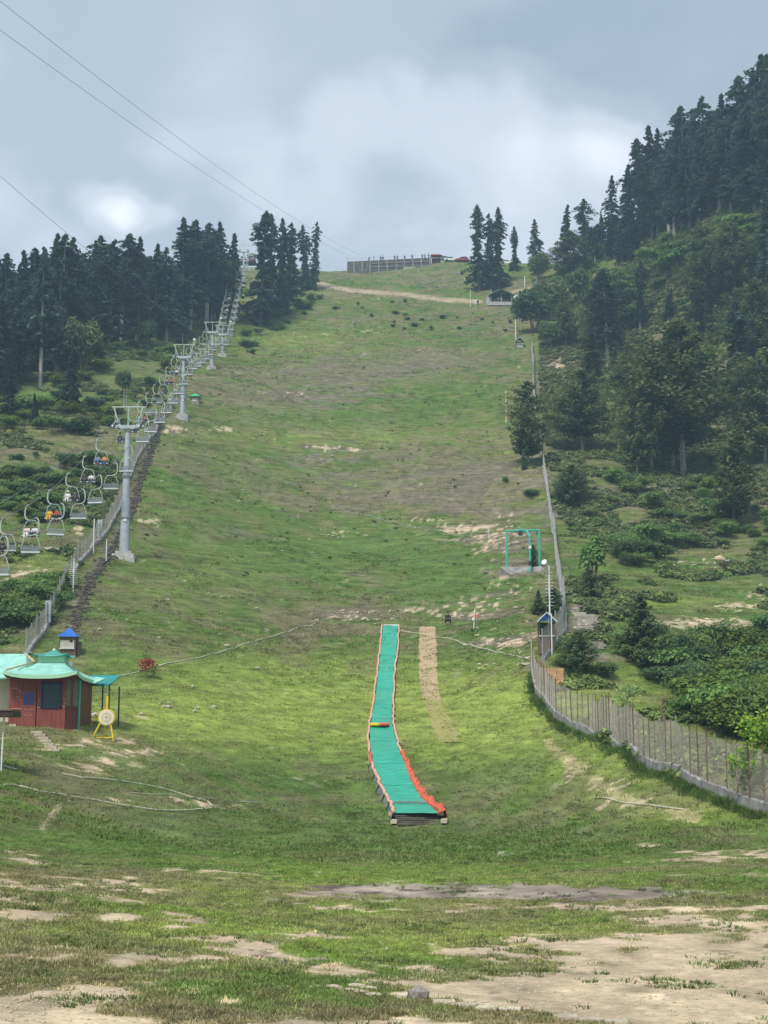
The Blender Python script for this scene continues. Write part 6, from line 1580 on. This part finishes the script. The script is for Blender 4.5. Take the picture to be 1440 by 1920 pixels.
# ------------------------------------------------------------------ bright sapling at the right edge, pale plant, red plant
def sapling(name, label, px, base, top, w, n, leaf, m, trunk_r, low, seed, pot=None):
    b = at(px, base); k = b.y / FPX; h = (base - top) * k
    r = np.random.default_rng(seed); t = thing(name, label, 'tree' if h > 1.6 else 'plant', b)
    mb = MB(); mb.tube([(0, 0, -.15), (.03 * h, 0, h * .35), (-.02 * h, 0, h * .6), (0, 0, h * .9)], [trunk_r, trunk_r * .8, trunk_r * .6, trunk_r * .3], 7)
    C = []; Nn = []
    for kx in range(13):
        a = r.random() * 6.283; z = h * (low + (0.97 - low) * r.random()); q = w / 2 * r.uniform(.25, .85); c = np.array([q * math.cos(a), q * math.sin(a) * .8, z])
        mb.tube([(0, 0, z * .72), tuple(c * [.6, .6, .93]), tuple(c)], [trunk_r * .4, trunk_r * .25, .006], 4, caps=False)
        mm = n // 13; d = r.normal(size=(mm, 3)) * [w * .15, w * .15, h * .075]; C.append(c + d); Nn.append(r.normal(0, .5, (mm, 3)) + [0, -.5, .9])
    V, F = leaf_tris(np.concatenate(C), np.concatenate(Nn), np.full(13 * (n // 13), leaf), r, 1.25)
    me_ = np_mesh('crown', V, F, m); set_growth(me_, r.random(len(V) // 4)); link_mesh('crown', me_, t); me = mb.mesh('trunk'); me.materials.append(M_BARK); link_mesh('trunk', me, t)
    return t
sapling('broadleaf_sapling', "bright green large leaved sapling at the right picture edge before the fence", 1442, 1512, 1340, 2.3, 1500, .15, M_SAP, .045, .48, 3)
sapling('glossy_shrub', "dark blue green shrub at the foot of the bright sapling", 1408, 1500, 1420, 1.5, 520, .12, foliage_mat("blue_green_leaves", (0.10, 0.15, 0.085), (0.045, 0.07, 0.045)), .02, .08, 4)
sapling('pale_plant', "pale yellow green young tree just behind the lower right fence", 1177, 1350, 1285, 1.7, 620, .13, M_PALE, .025, .25, 5)
sapling('red_shrub', "red leaved little shrub on the slope right of the red house", 274, 1270, 1236, 1.3, 420, .13, M_RED, .02, .35, 6)
sapling('brown_shrub', "brown twiggy low shrub beside the red leaved one", 287, 1272, 1253, .9, 160, .08, M_BUSH_D, .02, .3, 7)

# ------------------------------------------------------------------ dark open shelter near the top
b = at(937, 572); k = (b.y * _cp + (b.z - 3) * _sp) / FPX; t = thing('shelter', "dark roofed open shelter with a pale side wall near the hill top", 'shelter', b)
X = lambda px: (px - 937) * k
Z = lambda py: (572 - py) * k
for px_ in (921, 940, 959):
    for yy in (0, 5): MB().box((X(px_), yy, Z(559)), (.28, .28, Z(545) + 1)).build('post', M_GALV_D, t)
for s_ in (-1, 1):
    m = MB(); m.poly([(X(940), -1, Z(543)), (X(940 + s_ * 24), -1, Z(554)), (X(940 + s_ * 24), 6, Z(554)), (X(940), 6, Z(543))], .2, Vector((s_ * .3, 0, 1)).normalized()); m.build('roof', mat("dark_green_roof", (0.035, 0.06, 0.055)), t)
m = MB(); m.poly([(X(919), -.6, Z(552)), (X(961), -.6, Z(552)), (X(940), -.6, Z(545))], .2, (0, -1, 0)); m.build('gable', M_BLACK, t)
MB().box((X(940), 5.2, Z(561)), (X(959) - X(921), .3, Z(550))).build('back_wall', M_DARKT, t)
MB().box((X(941), 3.6, Z(554.5)), (X(956) - X(925), .3, .5)).build('sign_board', M_PALEB, t)
MB().box((X(916), 1.5, Z(564)), (X(920) - X(912), 3, Z(556))).build('side_room', M_CONC, t)
MB().box((X(938), -.8, Z(571)), (X(960) - X(914), .3, 1.0)).build('parapet', M_CONC, t)
for i, (x, c) in enumerate(((928, 'white'), (935, 'pinkish'), (945, 'brown'), (951, 'red'))):
    p = b + Vector((X(x), 1.2, 0)); person('stand', Vector((p.x, p.y, p.z + .1)), math.pi, c, 'black', "tiny figure in %s standing under the dark shelter" % c, s=1.05)
m_wr = mat("white_sheet_roof", (0.62, 0.66, 0.68))
b = at(972, 572); t = thing('tent_hut', "small hut with a pale blue white pointed roof right of the shelter", 'hut', b); MB().box((0, .8, .9), (2.4, 2.4, 2.4)).build('wall', M_CONC, t)
m = MB(); m.v += [(-1.6, -.6, 2), (1.6, -.6, 2), (1.6, 2.4, 2), (-1.6, 2.4, 2), (0, .9, 3.5)]; m.f += [(0, 1, 4), (1, 2, 4), (2, 3, 4), (3, 0, 4), (3, 2, 1, 0)]; m.build('roof', m_wr, t)
person('stand', at(892, 573), 2.6, 'white', 'white', "person in white standing at the end of the dirt track", s=1.1)
person('stand', at(896, 573), 3.6, 'black', 'black', "person in black beside the one in white at the track's end", s=1.0)
# boundary fence right of the hut
fence('wooden_fence', "short grey fence climbing behind the hut near the top", [(1003, 540), (1012, 528), (1022, 519)], 1.6, 2.0, 0, .1, .5, .02, .09, M_GALV, seed=9)

# ------------------------------------------------------------------ summit terrace, cars, onlookers, top station
b = at(731, 508); k = (b.y * _cp + (b.z - 3) * _sp) / FPX
t = thing('terrace_wall', "long dark stone retaining wall with pale posts below the summit terrace", 'wall', b)
X = lambda px: (px - 731) * k
Z = lambda py: (508 - py) * k
tops = lambda px: Z(490 - (px - 650) * (8 / 158)); bots = lambda px: Z(507)
M_GAB = mat("dark_gabion_stone", (0.115, 0.105, 0.10), rough=.95, var=.5, scale=1.2, bump=.6)
m = MB(); m.poly([(X(651), 0, -3), (X(808), 0, -3), (X(808), 0, tops(808)), (X(651), 0, tops(651))], 5, (0, -1, 0)); m.build('masonry', M_GAB, t)
for px_ in (664, 679, 694, 710, 726, 743, 758, 774, 790, 806): MB().box((X(px_), -.12, (tops(px_) - 1) / 2), (.34, .25, tops(px_) + 1)).build('pale_post', M_CONC_D, t)
for f in (.36, .70): MB().tube([(X(694), -.2, tops(694) * f), (X(807), -.2, tops(807) * f)], .10, 4).build('rail', M_CONC_D, t)
MB().tube([(X(652), -.1, tops(652) + 1.0), (X(808), -.1, tops(808) + 1.0)], .05, 4).build('top_rail', M_GALV, t)
for px_ in range(654, 808, 11): MB().tube([(X(px_), -.1, tops(px_)), (X(px_), -.1, tops(px_) + 1.0)], .045, 4).build('baluster', M_GALV, t)
MB().box((X(769), -.5, .2), (4.0, .6, 1.6)).build('pale_block', M_CONC, t)
for i, (px_, c, pos) in enumerate(((692, 'grey', 'left of the lamp post'), (714, 'black', 'right of the lamp post'), (718, 'navy', 'close to the right of another'), (740, 'black', 'above the fifth pale post'), (745, 'brown', 'bending over the rail'), (759, 'red', 'above the middle of the wall'), (773, 'black', 'right of the middle'), (792, 'navy', 'near the right end'), (797, 'teal', 'third from the wall end'), (804, 'grey', 'at the wall end'))):
    person('stand', b + Vector((X(px_), 1.0, tops(px_) + .02)), math.pi, c, 'black', "tiny onlooker in %s on the terrace, %s" % (c, pos), group=None)

def car(label, pos, rz, paint, name='parked_car'):
    t = thing(name, label, 'car', pos, rz)
    m = MB(); prof = [(-2.1, .35), (2.1, .35), (2.15, .75), (1.9, .95), (1.0, 1.02), (-1.7, 1.05), (-2.1, .9)]
    m.poly([(x, -.85, z) for x, z in prof], 1.7, (0, -1, 0)); m.build('body', paint, t)
    m = MB(); pr = [(1.0, 1.0), (.35, 1.45), (-1.2, 1.48), (-1.75, 1.05)]
    m.poly([(x, -.78, z) for x, z in pr], 1.56, (0, -1, 0)); m.build('cabin', M_GLASS, t)
    m = MB(); m.poly([(.3, -.74, 1.47), (.3, .74, 1.47), (-1.18, .74, 1.50), (-1.18, -.74, 1.50)], .03, (0, 0, 1)); m.build('roof', paint, t)
    for x in (-1.3, 1.35):
        for y in (-.86, .66): MB().tube([(x, y, .33), (x, y + .2, .33)], .33, 12).build('wheel', M_BLACK, t)
    for y in (-.6, .6): MB().box((2.12, y, .72), (.08, .35, .14)).build('headlight', M_WHITE, t)
    return t
zt_ = gz(*(at(860, 493).xy + Vector((0, 3)))); 
def top_pt(px, dy=5): w = at(px, 494); x, y = w.x * (1 + dy / w.y), w.y + dy; return Vector((x, y, gz(x, y)))
car("white car parked on the summit left of the red one", top_pt(845) , 0.1, M_WHITE); car("dark grey car parked right of the terrace wall", top_pt(834, 8), 0.2, M_GALV_D); car("red car parked on the summit edge", top_pt(867), 3.0, mat("red_car_paint", (0.26, 0.035, 0.03), rough=.35, var=.05)); car("pale car half hidden by the right crest firs", top_pt(950, 5), .1, M_WHITE); car("silver car on the summit behind the crest trio", top_pt(940, 9), .2, M_GALV)
b2 = top_pt(818, 2); t = thing('red_stall', "red canopied stall at the right end of the terrace wall", 'stall', b2)
for x in (-1.5, 1.5):
    for y in (-1, 1): MB().tube([(x, y, -.5), (x, y, 2.3)], .06, 5).build('leg', M_GALV, t)
m_red = mat("red_canopy", (0.22, 0.05, 0.06)); m = MB(); m.v += [(-1.9, -1.3, 2.2), (1.9, -1.3, 2.2), (1.9, 1.3, 2.2), (-1.9, 1.3, 2.2), (-1.2, 0, 3.0), (1.2, 0, 3.0)]; m.f += [(0, 1, 5, 4), (2, 3, 4, 5), (1, 2, 5), (3, 0, 4), (3, 2, 1, 0)]; m.build('canopy', m_red, t); MB().box((0, 1.1, 1.0), (3, .1, 2.0)).build('back_cloth', m_red, t)

b = at(461, 512); k = (b.y * _cp + (b.z - 3) * _sp) / FPX; t = thing('lift_station', "small top station of the chairlift on a stone base under the topmost pylon", 'lift station', b + Vector((0, 4, 0)))
Z = lambda py: (512 - py) * k
MB().box((0, 2, Z(498) / 2 - 1), (40 * k, 5, Z(484) + 1)).build('stone_base', M_STONE, t)
for px_ in (-14, -5, 5, 14): MB().box((px_ * k, -.6, Z(498) / 2 - .5), (.5, .2, Z(484))).build('buttress', M_CONC, t)
MB().box((-2 * k, 1.6, Z(480)), (36 * k, 5, .7)).build('deck', mat("dark_red_deck", (0.12, 0.06, 0.065)), t)
MB().box((-9 * k, 2, Z(473)), (9 * k, 3, 8 * k)).build('cabin', m_wr, t); MB().box((-9 * k, .45, Z(472)), (7 * k, .1, 3.5 * k)).build('cabin_window', M_GLASS, t)
MB().box((9 * k, 2, Z(474)), (8 * k, 2.5, 6 * k)).build('machine_house', M_GALV_D, t)
MB().tube([(7 * k, 2, Z(470)), (7 * k, 2, Z(464))], 1.6, 14).build('bull_wheel', M_GALV_D, t)

# little heap of things in the grass on the right slope
b = at(1349, 1052); t = thing('bundle', "tan sack lying beside a dark hole on the right slope", 'sack', b); MB().tube([(-.6, 0, .3), (.1, 0, .35), (.7, -.1, .12)], [.25, .42, .15], 8).build('sack', mat_peach, t)
rock("small grey block beside the tan sack on the right slope", at(1366, 1056) + Vector((0, 0, .15)), .5, .3, .35, M_GALV, 'block', 60, 'stone')
rock("white stone right of the sack on the right slope", at(1398, 1064) + Vector((0, 0, .05)), .3, .2, .2, M_WHITE, 'rock', 61)
